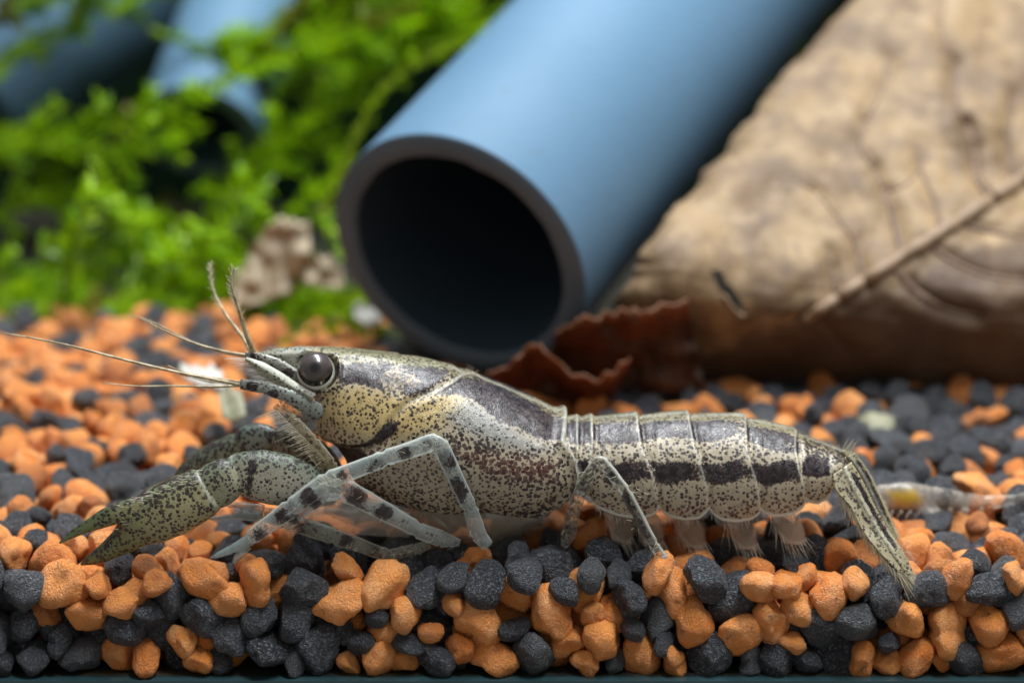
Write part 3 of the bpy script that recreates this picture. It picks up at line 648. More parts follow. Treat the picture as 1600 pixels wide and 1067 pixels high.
gd = seg_dist(LX, LY, groove); D += -0.12 * np.exp(-(gd / 6) ** 2) + 0.04 * np.exp(-((gd - 12) / 7) ** 2)
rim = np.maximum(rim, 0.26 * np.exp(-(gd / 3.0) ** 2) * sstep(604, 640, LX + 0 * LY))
front = [(524, 596), (512, 604), (496, 614), (489, 630), (488, 650), (492, 672), (502, 694)]
fx = interp(LY, [(590, 512), (604, 506), (614, 494), (630, 489), (650, 488), (672, 492), (694, 502), (720, 520), (760, 545)])
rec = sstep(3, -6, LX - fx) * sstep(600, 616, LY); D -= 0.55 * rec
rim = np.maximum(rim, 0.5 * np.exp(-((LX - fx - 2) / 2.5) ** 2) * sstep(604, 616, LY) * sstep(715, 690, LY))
# cheek fold and lower margin of the carapace
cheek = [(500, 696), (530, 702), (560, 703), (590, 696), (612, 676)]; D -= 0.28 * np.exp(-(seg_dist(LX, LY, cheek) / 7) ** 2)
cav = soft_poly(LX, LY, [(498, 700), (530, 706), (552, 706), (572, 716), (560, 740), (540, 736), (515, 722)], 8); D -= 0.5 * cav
# eye socket
ed = np.hypot(LX - 494, LY - 578); D -= 0.9 * sstep(38, 22, ed) * (aq > 0.12)[None]; D += 0.12 * np.exp(-((ed - 37) / 5) ** 2) * (LX > 500) * (aq > 0.15)[None]
# rostrum ridge
D += 0.06 * np.exp(-((LY - top[:, None] - 10) / 5) ** 2) * (LX < 620)
D += 0.03 * vnoise(P0, 1.1) + 0.012 * vnoise(P0, 3.5)
D *= sstep(392, 420, XS)[:, None] * (1 - sstep(1318, 1334, XS))[:, None]
du = np.gradient(P0, axis=0); dq = np.gradient(P0, axis=1); Nn = np.cross(dq, du); Nn /= np.linalg.norm(Nn, axis=-1)[..., None] + 1e-9
if Nn[ns // 2, 5, 1] > 0: Nn = -Nn
P1 = P0 + Nn * D[..., None]
lobe_gap = LY - 0  # pigment masks; the base colour also holds painted cavity shade --------------------------------------------------
tan = np.array([0.43, 0.365, 0.26]); cream = np.array([0.46, 0.40, 0.30]); gold = np.array([0.50, 0.37, 0.145]); grey = np.array([0.38, 0.40, 0.40]); olive = np.array([0.19, 0.165, 0.085]); steel = np.array([0.20, 0.215, 0.215])
def lerp(c, b, m): return c * (1 - m[..., None]) + b * m[..., None]
base = np.broadcast_to(tan, LX.shape + (3,)).copy()
base = lerp(base, gold, 0.85 * soft_poly(LX, LY, [(505, 610), (560, 605), (640, 622), (720, 612), (735, 640), (660, 680), (600, 690), (540, 680), (500, 650)], 18))
base = lerp(base, steel, 0.75 * soft_poly(LX, LY, [(735, 622), (780, 655), (835, 690), (870, 700), (830, 708), (770, 695), (720, 672), (690, 650)], 14))
base = lerp(base, cream, 0.7 * sstep(690, 705, LY) * sstep(735, 722, LY) * is_ab[:, None])
dors = LY - top[:, None]
base = lerp(base, olive, 0.85 * sstep(15, 8, dors) * sstep(470, 520, LX)); base = lerp(base, np.array([0.24, 0.25, 0.20]), 0.9 * sstep(500, 470, LX))
base = lerp(base, np.array([0.32, 0.31, 0.20]), 0.8 * soft_poly(LX, LY, [(500, 545), (700, 566), (690, 580), (610, 570), (540, 566), (505, 560)], 6))
base = lerp(base, np.array([0.12, 0.13, 0.12]), rec); base = lerp(base, np.array([0.03, 0.03, 0.03]), np.clip(cav * 1.1, 0, 1))  # recess toned darker; shadow in the cheek cavity painted as near black
band = np.zeros_like(LX)
for poly, w in (([(522, 572), (546, 566), (600, 569), (660, 573), (705, 580), (690, 592), (664, 613), (640, 618), (604, 613), (575, 603), (548, 598), (528, 602)], 11),
                ([(716, 590), (742, 588), (800, 612), (860, 645), (880, 664), (878, 694), (850, 688), (805, 668), (775, 655), (748, 632), (722, 616), (682, 616)], 12),
                ([(505, 692), (545, 697), (575, 690), (600, 664), (622, 655), (626, 664), (604, 686), (575, 700), (540, 706)], 10),
                ([(884, 660), (925, 660), (925, 692), (890, 694)], 5), ([(896, 722), (918, 718), (920, 735), (906, 742)], 4)):
    band = np.maximum(band, soft_poly(LX, LY, poly, w))
ab = (LX > 926) & (LX < 1316)
seg_n = 0.25 * np.sin(LX * 0.078 + 1.0)
b1 = sstep(5, 14, dors) * sstep(50, 30, dors + 4 * np.sin(LX * 0.05)) * ab * sstep(1262, 1240, LX)
b2c = interp(LX, [(920, 738), (1000, 738), (1080, 738), (1170, 738), (1230, 738), (1290, 736), (1320, 742)]); b2 = sstep(27, 7, np.abs(LY - b2c - 3 * np.sin(LX * 0.08))) * ab * (0.92 + seg_n * 0.8)
ph = np.zeros_like(LX)
for a_, b_ in (('s2', 's3'), ('s3', 's4'), ('s4', 's5'), ('s5', 's6')):
    u = (LX - bx(a_)) / (bx(b_) - bx(a_)); ph = np.where((u >= 0) & (u < 1), u, ph)
b2 *= 1 - 0.30 * ph * ph
b1 *= 0.9 + 0.2 * np.sin(ph * 5)
b2 *= 1 - 0.55 * np.exp(-((LX - 935) / 14) ** 2)
b2 = np.where(LX > 1250, soft_poly(LX, LY, [(1252, 722), (1270, 712), (1296, 716), (1298, 742), (1275, 746), (1254, 742)], 6), b2)
band = np.maximum(band, np.maximum(b1 * 0.92, b2))
# the netted light patch inside the head band
patch = soft_poly(LX, LY, [(592, 580), (622, 572), (650, 582), (662, 600), (640, 612), (608, 610), (590, 598)], 5); band *= 1 - 0.52 * patch
base = lerp(base, np.array([0.36, 0.28, 0.18]), patch)
spot = 0.72 + 0 * LX - 0.07 * soft_poly(LX, LY, [(505, 610), (640, 622), (735, 640), (600, 690), (500, 660)], 18)
spot += 0.28 * soft_poly(LX, LY, [(690, 690), (740, 680), (785, 702), (845, 718), (880, 722), (876, 752), (820, 756), (760, 742), (715, 725)], 16)
spot -= 0.06 * soft_poly(LX, LY, [(620, 700), (700, 715), (770, 750), (840, 765), (800, 790), (690, 790), (600, 770), (570, 730)], 20)
spot -= 0.18 * soft_poly(LX, LY, [(720, 620), (790, 660), (860, 700), (790, 695), (700, 660)], 12)
spot += 0.16 * sstep(30, 6, bot[:, None] - LY) * (LX > 560) * (LX < 890)
spot += 0.30 * (LX > 1256) * sstep(730, 716, LY)
spot += 0.06 * (LX > 820) * (LX < 900) * (LY > 750)
spot -= 0.15 * sstep(745, 756, LY) * sstep(775, 764, LY) * ab
spot *= (0.95 + 0.05 * sstep(4, 14, dors)) * (0.8 + 0.2 * sstep(470, 505, LX)) * (1 - 0.4 * rec)
red = np.clip(0.5 * ph * (LY > 722) * (LY < 756) * ab + sstep(765, 800, LY) * 0.8 * ab + 0.75 * soft_poly(LX, LY, [(700, 700), (870, 720), (870, 755), (760, 745)], 14) + 0.5 * (LX < 640) * sstep(640, 690, LY), 0, 1)
nearb = bot[:, None] - LY
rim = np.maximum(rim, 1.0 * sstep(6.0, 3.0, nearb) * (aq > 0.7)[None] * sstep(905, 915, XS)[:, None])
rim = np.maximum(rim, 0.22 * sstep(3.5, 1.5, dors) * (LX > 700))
# belly strip closes the ring
NB = 16; ub = np.linspace(0, 1, NB + 2)[1:-1]; A_, B_ = P1[:, -1], P1[:, 0]
rise = (0.35 * (1 - is_ab) + 1.4 * is_ab) * sstep(500, 560, XS) * (1 - sstep(1280, 1320, XS))
belly = A_[:, None] * (1 - ub)[None, :, None] + B_[:, None] * ub[None, :, None]; belly[..., 2] += rise[:, None] * (1 - (2 * ub - 1) ** 4)[None]
R_ = np.concatenate([P1, belly], 1); nr = NQ + NB
def ext(a, v): return np.concatenate([a, np.broadcast_to(np.asarray(v, float), (ns, NB) + a.shape[2:])], 1)
base = ext(base, np.array([0.45, 0.40, 0.30])); band, rim, red = ext(band, 0), ext(rim, 0), ext(red, 0); spot = ext(spot, 0.2)
V = R_.reshape(-1, 3); I = np.arange(ns * nr).reshape(ns, nr); J = np.roll(I, -1, 1)
F = np.stack([I[:-1], I[1:], J[1:], J[:-1]], -1).reshape(-1, 4).tolist()
F += [tuple(I[0]), tuple(I[-1][::-1])]
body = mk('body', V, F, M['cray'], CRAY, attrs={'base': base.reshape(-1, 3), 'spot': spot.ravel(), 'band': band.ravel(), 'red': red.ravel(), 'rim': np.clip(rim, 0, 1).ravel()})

# helpers for limbs -------------------------------------------------
def limb(mb, pts, seg=16, flat=0.8, sub=10, colour=(0.42, 0.46, 0.45), bandf=None, spot=0.35, rimv=0.0, pinch=0.84, round_end=True, edge=0.0):
    """pts: (px, py, Y, radius px); straight segments between joints, pinched at the joints"""
    C, Rr, S_ = [], [], []; tot = 0
    for i in range(len(pts) - 1):
        a, b = np.array(pts[i], float), np.array(pts[i + 1], float)
        for k in range(sub + (1 if i == len(pts) - 2 else 0)):
            t_ = k / sub; p = a * (1 - t_) + b * t_; bul = 1.0 + 0.04 * sin(pi * t_)
            e = min(t_, 1 - t_)
            pn = 1.0 if (i == 0 and t_ < 0.5) or (i == len(pts) - 2 and t_ > 0.5) else 1 - (1 - pinch) * math.exp(-(e / 0.05) ** 2) + 0.10 * math.exp(-((e - 0.09) / 0.05) ** 2)
            C.append(p[:3]); Rr.append(p[3] * bul * pn); S_.append(tot + t_)
        tot += 1
    C = np.array(C); P = at(C[:, 0], C[:, 1], C[:, 2]); Rm = np.array(Rr) * 0.0296
    for _ in range(2): P[1:-1] = 0.25 * P[:-2] + 0.5 * P[1:-1] + 0.25 * P[2:]
    if round_end:
        Rm[-1] *= 0.25; Rm[-2] *= 0.75
    V, F = tube(P, Rm, seg, flat); S_ = np.repeat(S_, seg)
    V = V + 0.025 * np.stack([vnoise(V, 2.0), vnoise(V + 9, 2.0), vnoise(V + 17, 2.0)], -1)
    bd = np.zeros(len(V)) if bandf is None else np.clip(sum(h * np.exp(-((S_ - c0) / w0) ** 2) for c0, w0, h in bandf), 0, 1)
    sn_ = np.tile(np.abs(np.sin(np.linspace(0, 2 * pi, seg, endpoint=False))), len(P)); bd = np.clip(bd * (1 - 0.85 * np.exp(-((sn_ - 1) / 0.22) ** 2)) * (0.95 + 0.55 * vnoise(V, 1.6)), 0, 1)
    mb.add(V, F, base=np.broadcast_to(np.array(colour), (len(V), 3)).copy(), spot=np.full(len(V), spot), band=bd, red=np.full(len(V), 0.25), rim=np.clip(rimv + edge * np.tile(np.exp(-((np.abs(np.sin(np.linspace(0, 2 * pi, seg, endpoint=False))) - 1) / 0.10) ** 2), len(P)), 0, 1))
    return P
def hairs(mb, P, dirs, L, r=0.018, curl=0.25):
    P = np.asarray(P, float)
    for p, d in zip(P, dirs):
        d = np.array(d, float); d /= np.linalg.norm(d) + 1e-9; l = L * random.uniform(0.65, 1.2); s = np.array([random.gauss(0, .12) for _ in range(3)]); cvec = np.array([random.gauss(0, curl) * l * .4 for _ in range(3)])
        tt = np.array([0, 0.4, 0.75, 1.0])[:, None]; path = p + (d + s) * l * tt + cvec * tt ** 2
        V, F = tube(path, np.array([r, r * 0.8, r * 0.5, r * 0.15]), 4, caps=False); mb.add(V, F)

# eye ---------------------------------------------------------------
def uvsphere(c, r, n=40, m=28, sq=(1, 1, 1)):
    th = np.linspace(0, pi, m); ph = np.linspace(0, 2 * pi, n, endpoint=False)
    V = np.stack([np.sin(th)[:, None] * np.cos(ph), np.sin(th)[:, None] * np.sin(ph), np.cos(th)[:, None] + 0 * ph], -1) * r * np.array(sq)
    F = [(i * n + j, (i + 1) * n + j, (i + 1) * n + (j + 1) % n, i * n + (j + 1) % n) for i in range(m - 1) for j in range(n)]
    return V.reshape(-1, 3) + c, F
for side in (-1, 1):
    ec = at(493, 574, YC - 1.72); ec[1] = YC + side * 1.72
    if side > 0: ec = ec + np.array([0, -0.5, -0.9])
    V, F = uvsphere(ec, 0.77, sq=(1.0, 0.92, 0.90)); dv = (V - ec); dv = dv / np.linalg.norm(dv, axis=1)[:, None]
    gaze = np.array([0.02, side * 0.97, 0.20]); gaze /= np.linalg.norm(gaze); pup = sstep(0.90, 0.975, dv @ gaze)
    eye = mk('eye', V, F, M['eye'], CRAY, attrs={'pupil': pup})
    # pale cup of the eye stalk
    th = np.linspace(0, 2 * pi, 49)[:-1]; n_ = len(th); tilt = -0.42
    ringP = np.stack([np.cos(th) * 0.80, 0 * th, np.sin(th) * 0.70], -1); ringP[:, 1] = side * (-0.02 + 0.34 * -np.sin(th)); ringP[:, 2] -= 0.13
    Vr = []
    for k, (s_, zo) in enumerate(((1.00, 0.0), (1.10, -0.03), (1.12, -0.10), (0.95, -0.34), (0.55, -0.5))):
        q_ = ringP * np.array([s_, 1, s_]); q_[:, 2] += zo * 0.9; q_[:, 1] -= side * abs(zo) * 0.9; Vr.append(q_ + ec)
    Vr = np.vstack(Vr); Fr = [(i * n_ + j, (i + 1) * n_ + j, (i + 1) * n_ + (j + 1) % n_, i * n_ + (j + 1) % n_) for i in range(4) for j in range(n_)]
    nV = len(Vr); rm = np.repeat([0.8, 0.75, 0.35, 0.1, 0.0], n_) * np.tile(sstep(0.25, -0.4, np.sin(th)), 5)
    mk('eye_stalk', Vr, Fr, M['cray'], CRAY, attrs={'base': np.broadcast_to(np.array([0.22, 0.22, 0.17]), (nV, 3)), 'spot': np.full(nV, 0.5), 'band': np.zeros(nV), 'red': np.zeros(nV), 'rim': rm})

# feelers -----------------------------------------------------------
def feeler(name, pts, Ys, r0, r1, hairy=0.0, up=True, mat='antenna'):
    c = catmull(pts, 16); Yl = np.interp(np.linspace(0, 1, len(c)), np.linspace(0, 1, len(Ys)), Ys); P = at(c[:, 0], c[:, 1], Yl)
    R0 = np.linspace(r0, r1, len(P)) * 0.021; R0 = R0 * (1 + 0.10 * (np.arange(len(P)) % 2))
    V, F = tube(P, R0, 8); o = mk(name, V, F, M[mat], CRAY); ORG[o.name] = ORG[CRAY.name]
    if hairy:
        mb = MB(); T, N, B = frames(P); idx = [i for i in range(2, len(P)) for _ in range(2)]
        hairs(mb, P[idx], [B[i] * random.choice((-1, 1)) * .7 + T[i] * .8 + N[i] * random.uniform(-.3, .3) for i in idx], hairy, 0.014); mb.build('bristles', M['seta'], o, kind='stuff')
    return o
feeler('antennule', [(398, 556), (384, 520), (372, 480), (362, 446), (366, 420)], (4.0, 3.4, 3.0, 3.0), 6.0, 1.2, 0.34)
feeler('antennule', [(396, 556), (378, 525), (352, 490), (332, 450), (329, 412)], (5.4, 6.5, 8, 9), 4.5, 0.8, 0.30)
feeler('antennule', [(392, 556), (350, 549), (300, 535), (255, 516), (222, 498)], (4.2, 3.6, 3.2, 3.0), 3.6, 0.8, 0.12)
feeler('antennule', [(394, 558), (350, 551), (295, 532), (245, 506), (204, 493)], (5.8, 6.4, 7.0, 7.5), 3.0, 0.7, 0.10)
feeler('antenna', [(378, 602), (340, 594), (270, 580), (190, 561), (100, 538), (20, 523), (-60, 512)], (3.0, 2.4, 2.6, 3.4, 4.5), 4.2, 1.3)
feeler('antenna', [(382, 600), (330, 596), (300, 589), (240, 573), (160, 553), (60, 531)], (6.4, 6.8, 6.6, 7.5), 3.2, 0.8)
feeler('antenna', [(380, 602), (330, 604), (270, 603), (210, 603), (160, 598)], (3.4, 2.6, 2.2, 2.0), 3.2, 0.9)
feeler('antenna', [(384, 598), (345, 592), (295, 583), (262, 571)], (4.2, 4.4, 4.8), 2.6, 0.8)
# antenna bases, scale and mouthparts
for pts, nm, col, bd in (([(376, 600, 2.9, 8), (412, 605, 2.8, 10), (448, 617, 2.7, 11), (476, 632, 2.9, 13), (506, 648, 3.4, 14)], 'antenna_base', (0.26, 0.29, 0.26), [(0.5, 0.3, 0.95), (1.5, 0.3, 0.8), (2.4, 0.3, 0.6)]),
                         ([(384, 555, 3.9, 5), (410, 560, 3.8, 8), (436, 571, 3.7, 10), (468, 594, 3.7, 12), (500, 612, 3.8, 14)], 'antennule_base', (0.28, 0.29, 0.25), [(0.5, 0.25, 0.8), (1.6, 0.2, 0.6), (2.5, 0.3, 0.6)]),
                         ([(430, 634, 3.0, 5), (455, 660, 2.6, 13), (485, 692, 2.4, 14), (512, 728, 2.3, 15), (522, 746, 2.5, 12)], 'mouth_limb', (0.40, 0.34, 0.19), [(2.6, 0.5, 0.4)]),
                         ([(440, 622, 4.4, 6), (470, 660, 4.0, 14), (500, 705, 3.8, 16), (530, 745, 3.8, 14)], 'mouth_limb', (0.30, 0.27, 0.17), [(1.6, 0.5, 0.5)])):
    mb = MB(); limb(mb, pts, 24, 0.6, 10, col, bd, 0.62, edge=0.35); mb.build(nm, M['leg'] if nm == 'mouth_limb' else M['cray'], CRAY)
# flat antennal scale with a bristle fringe
s = np.linspace(0, 1, 30); w = np.linspace(-1, 1, 9)
cx = interp(s, [(0, 384), (0.3, 412), (0.7, 452), (1, 490)]); cy = interp(s, [(0, 560), (0.3, 577), (0.7, 603), (1, 622)]); hw = interp(s, [(0, 1.5), (0.25, 9), (0.6, 11), (1, 7)])
P = at(cx[:, None] - 0.52 * w * hw[:, None], cy[:, None] + 0.85 * w * hw[:, None], 2.7 + 0.25 * np.abs(w) + 0 * cx[:, None])
sc_ = sheet('antennal_scale', P, M['cray'], CRAY, 0.08, attrs={'base': np.broadcast_to(np.array([0.34, 0.35, 0.27]), (270, 3)), 'spot': np.full(270, 0.5), 'band': np.broadcast_to(0.6 * np.exp(-((w + 0.1) / 0.16) ** 2), (30, 9)).ravel().copy(), 'red': np.zeros(270), 'rim': np.broadcast_to(0.75 * np.exp(-((w + 0.75) / 0.2) ** 2), (30, 9)).ravel().copy()})
mb = MB(); idx = [i for i in range(0, 24) for _ in range(4)]
hairs(mb, np.array([P[i, random.choice((6, 7, 8))] + np.random.default_rng(j).normal(0, .06, 3) for j, i in enumerate(idx)]), [(-0.9, -0.1, 0.05 - 0.2 * i / 24) for i in idx], 0.85, 0.014, 0.1); mb.build('bristles', M['seta_pale'], sc_, kind='stuff')
mb = MB(); hairs(mb, at(np.linspace(432, 508, 46), np.linspace(640, 716, 46), 2.2), [(-0.8, -.15, -0.25)] * 46, 0.8, 0.013); mb.build('bristles', M['seta'], CRAY, kind='stuff')

# claws -------------------------------------------------------------
def plate(name, rows, mat, parent, Yc, thick, colour, spot=0.6, seg=26, bandf=None, rims=(), n=40):
    """a solid from a centre line: rows of (px, py, half width px); width lies in the picture plane, thickness along y"""
    rows = np.array(rows, float); c = catmull(rows, 12); s = np.linspace(0, 1, n); g = np.linspace(0, 1, len(c))
    c = np.stack([np.interp(s, g, c[:, i]) for i in range(rows.shape[1])], 1); c[:, 2] = np.maximum(c[:, 2], 0.6)
    P = at(c[:, 0], c[:, 1], Yc if rows.shape[1] < 4 else c[:, 3]); R0 = c[:, 2] * 0.0296; T, N, B = frames(P)
    a = np.linspace(0, 2 * pi, seg, endpoint=False); ca, sa = np.cos(a), np.sin(a)
    V = P[:, None] + R0[:, None, None] * (np.sign(ca) * np.abs(ca) ** 0.85)[None, :, None] * N[:, None] * thick + R0[:, None, None] * (np.sign(sa) * np.abs(sa) ** 0.9)[None, :, None] * B[:, None]
    V = V.reshape(-1, 3); V = V + 0.04 * np.stack([vnoise(V, 1.6), vnoise(V + 9, 1.6), vnoise(V + 17, 1.6)], -1)
    F = [(i * seg + j, i * seg + (j + 1) % seg, (i + 1) * seg + (j + 1) % seg, (i + 1) * seg + j) for i in range(n - 1) for j in range(seg)] + [tuple(range(seg))[::-1], tuple((n - 1) * seg + j for j in range(seg))]
    k = len(V); S_ = np.repeat(s, seg); bd = np.zeros(k) if bandf is None else np.clip(sum(h * np.exp(-((S_ - c0) / w0) ** 2) for c0, w0, h in bandf), 0, 1)
    col = np.array(colour, float); col = np.broadcast_to(col, (k, 3)).copy() if col.ndim == 1 else np.stack([np.interp(S_, np.linspace(0, 1, len(col)), col[:, i]) for i in range(3)], 1)
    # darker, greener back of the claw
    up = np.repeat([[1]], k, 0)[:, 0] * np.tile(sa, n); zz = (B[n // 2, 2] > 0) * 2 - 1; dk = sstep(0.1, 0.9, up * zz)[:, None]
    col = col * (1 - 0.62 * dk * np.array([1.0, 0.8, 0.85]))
    o = mk(name, V, F, mat, parent, attrs={'base': col, 'spot': spot * (1 + 0.40 * dk[:, 0]), 'band': bd, 'red': np.full(k, 0.1), 'rim': np.clip(sum([h_ * np.exp(-((S_ - c_) / w_) ** 2) for c_, w_, h_ in rims], np.zeros(k)), 0, 1)})
    ORG[o.name] = ORG[CRAY.name]; return o, P
gcl = [(0.34, 0.32, 0.18), (0.36, 0.33, 0.17), (0.17, 0.19, 0.08), (0.10, 0.15, 0.06)]
claw, _ = plate('claw', [(334, 760, 22), (324, 766, 36), (292, 782, 43), (255, 800, 44), (222, 817, 38), (200, 838, 25), (174, 857, 17), (148, 871, 11), (126, 882, 2)], M['claw'], CRAY, 1.4, 0.72, gcl, 0.72, rims=[(0.10, 0.018, 0.45)], n=64)
fing, _ = plate('movable_finger', [(228, 788, 14), (200, 796, 16), (175, 805, 15), (145, 818, 11), (118, 832, 7), (94, 847, 1.5)], M['claw'], claw, 1.0, 0.75, gcl[1:], 0.68)
arm, _ = plate('claw_arm', [(360, 742, 18, 1.7), (372, 739, 32, 1.7), (398, 742, 40, 1.8), (436, 749, 42, 1.9), (470, 758, 38, 2.2), (500, 766, 28, 2.8), (524, 772, 18, 3.4)], M['claw'], CRAY, 1.7, 0.60, [(0.32, 0.31, 0.22), (0.38, 0.35, 0.26), (0.38, 0.36, 0.29), (0.36, 0.34, 0.27)], 0.58, bandf=[(0.30, 0.07, 0.6)], rims=[(0.12, 0.02, 0.4)], n=60)
plate('claw_wrist', [(318, 768, 26, 1.4), (328, 763, 35, 1.4), (346, 753, 36, 1.45), (362, 745, 31, 1.5), (376, 739, 18, 1.6)], M['claw'], arm, 1.5, 0.62, [(0.26, 0.26, 0.14), (0.28, 0.28, 0.18), (0.34, 0.32, 0.22)], 0.68, bandf=[(0.5, 0.15, 0.35)], rims=[(0.22, 0.035, 0.4)], n=40)
mb = MB(); hx = np.random.default_rng(3).uniform(185, 320, 150); hairs(mb, at(hx, 790 - (hx - 185) * 0.47 + np.random.default_rng(8).uniform(0, 40, 150), 0.75), [(-.8, -.25, .1)] * 150, 0.30, 0.012); mb.build('bristles', M['seta'], claw, kind='stuff')
claw2, _ = plate('claw', [(392, 696, 18, 6.0), (374, 704, 30, 6.1), (342, 724, 36, 6.3), (308, 746, 35, 6.5), (292, 760, 28, 6.7), (276, 774, 16, 6.9), (266, 782, 4, 7.0)], M['claw'], CRAY, 6.8, 0.7, [(0.26, 0.26, 0.18), (0.2, 0.2, 0.13), (0.14, 0.18, 0.1)], 0.70)
plate('movable_finger', [(295, 742, 12, 6.7), (280, 754, 10, 6.9), (262, 768, 7, 7.0), (250, 778, 1.5, 7.1)], M['claw'], claw2, 7.0, 0.7, [(0.2, 0.2, 0.13), (0.14, 0.18, 0.1)], 0.6)
plate('claw_arm', [(376, 700, 20, 6.0), (388, 693, 28, 5.9), (410, 687, 29, 5.8), (428, 688, 20, 5.6), (440, 692, 28, 5.5), (470, 704, 32, 5.3), (500, 724, 30, 5.2), (522, 750, 24, 5.0)], M['claw'], CRAY, 6, 0.65, [(0.26, 0.30, 0.24), (0.30, 0.32, 0.27), (0.26, 0.24, 0.17), (0.24, 0.20, 0.13)], 0.66, bandf=[(0.12, 0.05, 0.6), (0.42, 0.05, 0.6), (0.8, 0.08, 0.55)], n=56)

# walking legs ------------------------------------------------------
pale = (0.44, 0.51, 0.50); teal = (0.28, 0.40, 0.42)
def leg(pts, bandf, colour, flat=0.95, fingers=None, name='walking_leg', spot=0.22, hair=None):
    mb = MB(); limb(mb, [(p[0], p[1], p[2], p[3] * 0.88) for p in pts], 24, flat, 12, colour, bandf, spot, 0.0, edge=0.55)
    Pl = at(np.array([p[0] for p in pts]), np.array([p[1] for p in pts]), np.array([p[2] for p in pts])); hl = MB(); L_ = np.linspace(0, len(pts) - 1, 46); Q_ = np.stack([np.interp(L_, np.arange(len(pts)), Pl[:, i]) for i in range(3)], 1)
    hairs(hl, Q_ + np.array([0, -0.2, 0.0]) + np.random.default_rng(6).normal(0, 0.16, Q_.shape), [(random.uniform(-.8, .2), -0.3, random.uniform(-.9, .6)) for _ in Q_], 0.30, 0.010)
    for f in (fingers or []): limb(mb, f, 16, 0.8, 8, teal, [(0.5, 0.8, 0.35)], 0.45, 0.25)
    o = mb.build(name, M['leg'], CRAY); ORG[o.name] = ORG[CRAY.name]
    hl.build('bristles', M['seta'], o, kind='stuff')
    if hair:
        h = MB(); n_ = hair[1]; a, b = np.array(hair[0][0]), np.array(hair[0][1]); tt = np.random.default_rng(4).random(n_); J = np.random.default_rng(5).normal(0, 1, (n_, 2))
        hairs(h, at(a[0] + (b[0] - a[0]) * tt + J[:, 0] * 6, a[1] + (b[1] - a[1]) * tt + J[:, 1] * 5, a[2] - 0.3), [hair[2]] * n_, 0.35, 0.012); h.build('bristles', M['seta'], o, kind='stuff')
    return o
leg([(762, 852, 1.6, 11), (748, 836, 1.5, 14), (735, 795, 1.2, 13), (684, 688, 0.85, 15.5), (602, 716, 0.8, 14), (512, 750, 0.8, 16), (456, 792, 0.75, 16), (383, 846, 0.8, 14)],
    [(1.9, 0.14, 0.6), (2.30, 0.18, 0.95), (2.72, 0.12, 0.75), (3.2, 0.12, 0.5), (3.6, 0.16, 0.95), (4.2, 0.2, 0.85), (4.7, 0.15, 0.7), (5.5, 0.25, 0.85), (6.2, 0.2, 0.8), (6.7, 0.2, 0.8)], pale, 0.95,
    [[(392, 842, 0.8, 10), (362, 858, 0.75, 7), (328, 872, 0.7, 2)], [(386, 852, 0.85, 8), (374, 868, 0.8, 7), (364, 880, 0.8, 3)]], hair=(((495, 756, 0.8), (540, 742, 0.8)), 90, (0.5, -.2, -.4)))
leg([(718, 848, 1.9, 6), (690, 842, 1.8, 15), (654, 828, 1.7, 14), (534, 762, 1.25, 20), (502, 770, 1.1, 17), (470, 800, 1.1, 13), (440, 822, 1.2, 11)], [(2.2, 0.1, 0.5), (2.45, 0.12, 0.75), (2.82, 0.14, 0.95), (4.4, 0.25, 0.8), (5.4, 0.3, 0.7)], pale, 0.9, spot=0.3)
leg([(672, 850, 2.4, 8), (650, 858, 2.2, 10), (608, 868, 2.0, 11), (522, 838, 2.1, 14), (446, 812, 2.2, 16), (405, 801, 2.4, 13)], [(2.3, 0.2, 0.5), (2.75, 0.14, 0.8), (3.5, 0.35, 0.7), (4.5, 0.4, 0.75)], (0.40, 0.42, 0.34), 0.7,
    [[(412, 796, 2.4, 9), (380, 792, 2.4, 8), (345, 786, 2.4, 2)], [(410, 808, 2.4, 8), (370, 806, 2.4, 6), (320, 811, 2.4, 1.5)]], spot=0.4)
leg([(882, 852, 2.6, 7), (888, 836, 2.4, 12), (897, 795, 2.0, 12), (914, 752, 1.7, 11), (938, 717, 1.3, 11), (976, 766, 0.9, 11), (1022, 852, 0.8, 10), (1036, 872, 0.8, 9)], [(0.9, 0.3, 0.6), (1.6, 0.3, 0.5), (4.5, 0.16, 0.8), (5.25, 0.3, 0.85), (5.75, 0.25, 0.85)], (0.36, 0.36, 0.30), 0.8,
    [[(1034, 868, 0.75, 9), (1041, 886, 0.7, 7), (1043, 907, 0.7, 3)], [(1034, 866, 0.9, 7), (1046, 872, 0.9, 5), (1058, 880, 1.0, 1.5)]], spot=0.62, hair=(((978, 762, .9), (1000, 770, .9)), 5, (0.9, -.1, -.1)))
# far side legs
leg([(640, 838, 7.0, 10), (600, 790, 7.4, 11), (560, 806, 8.0, 10), (500, 800, 8.4, 8), (470, 806, 8.6, 3)], [(1.5, .2, .5), (2.5, .3, .5)], (0.36, 0.37, 0.30), spot=0.4)
leg([(700, 836, 7.0, 10), (660, 800, 7.6, 11), (620, 812, 8.2, 10), (586, 812, 8.6, 3)], [(1.5, .2, .5)], (0.36, 0.37, 0.30), spot=0.4)
leg([(860, 838, 7.0, 9), (880, 770, 7.8, 10), (930, 812, 8.4, 8), (960, 806, 8.8, 3)], [(1.5, .2, .5)], (0.36, 0.37, 0.30), spot=0.4)

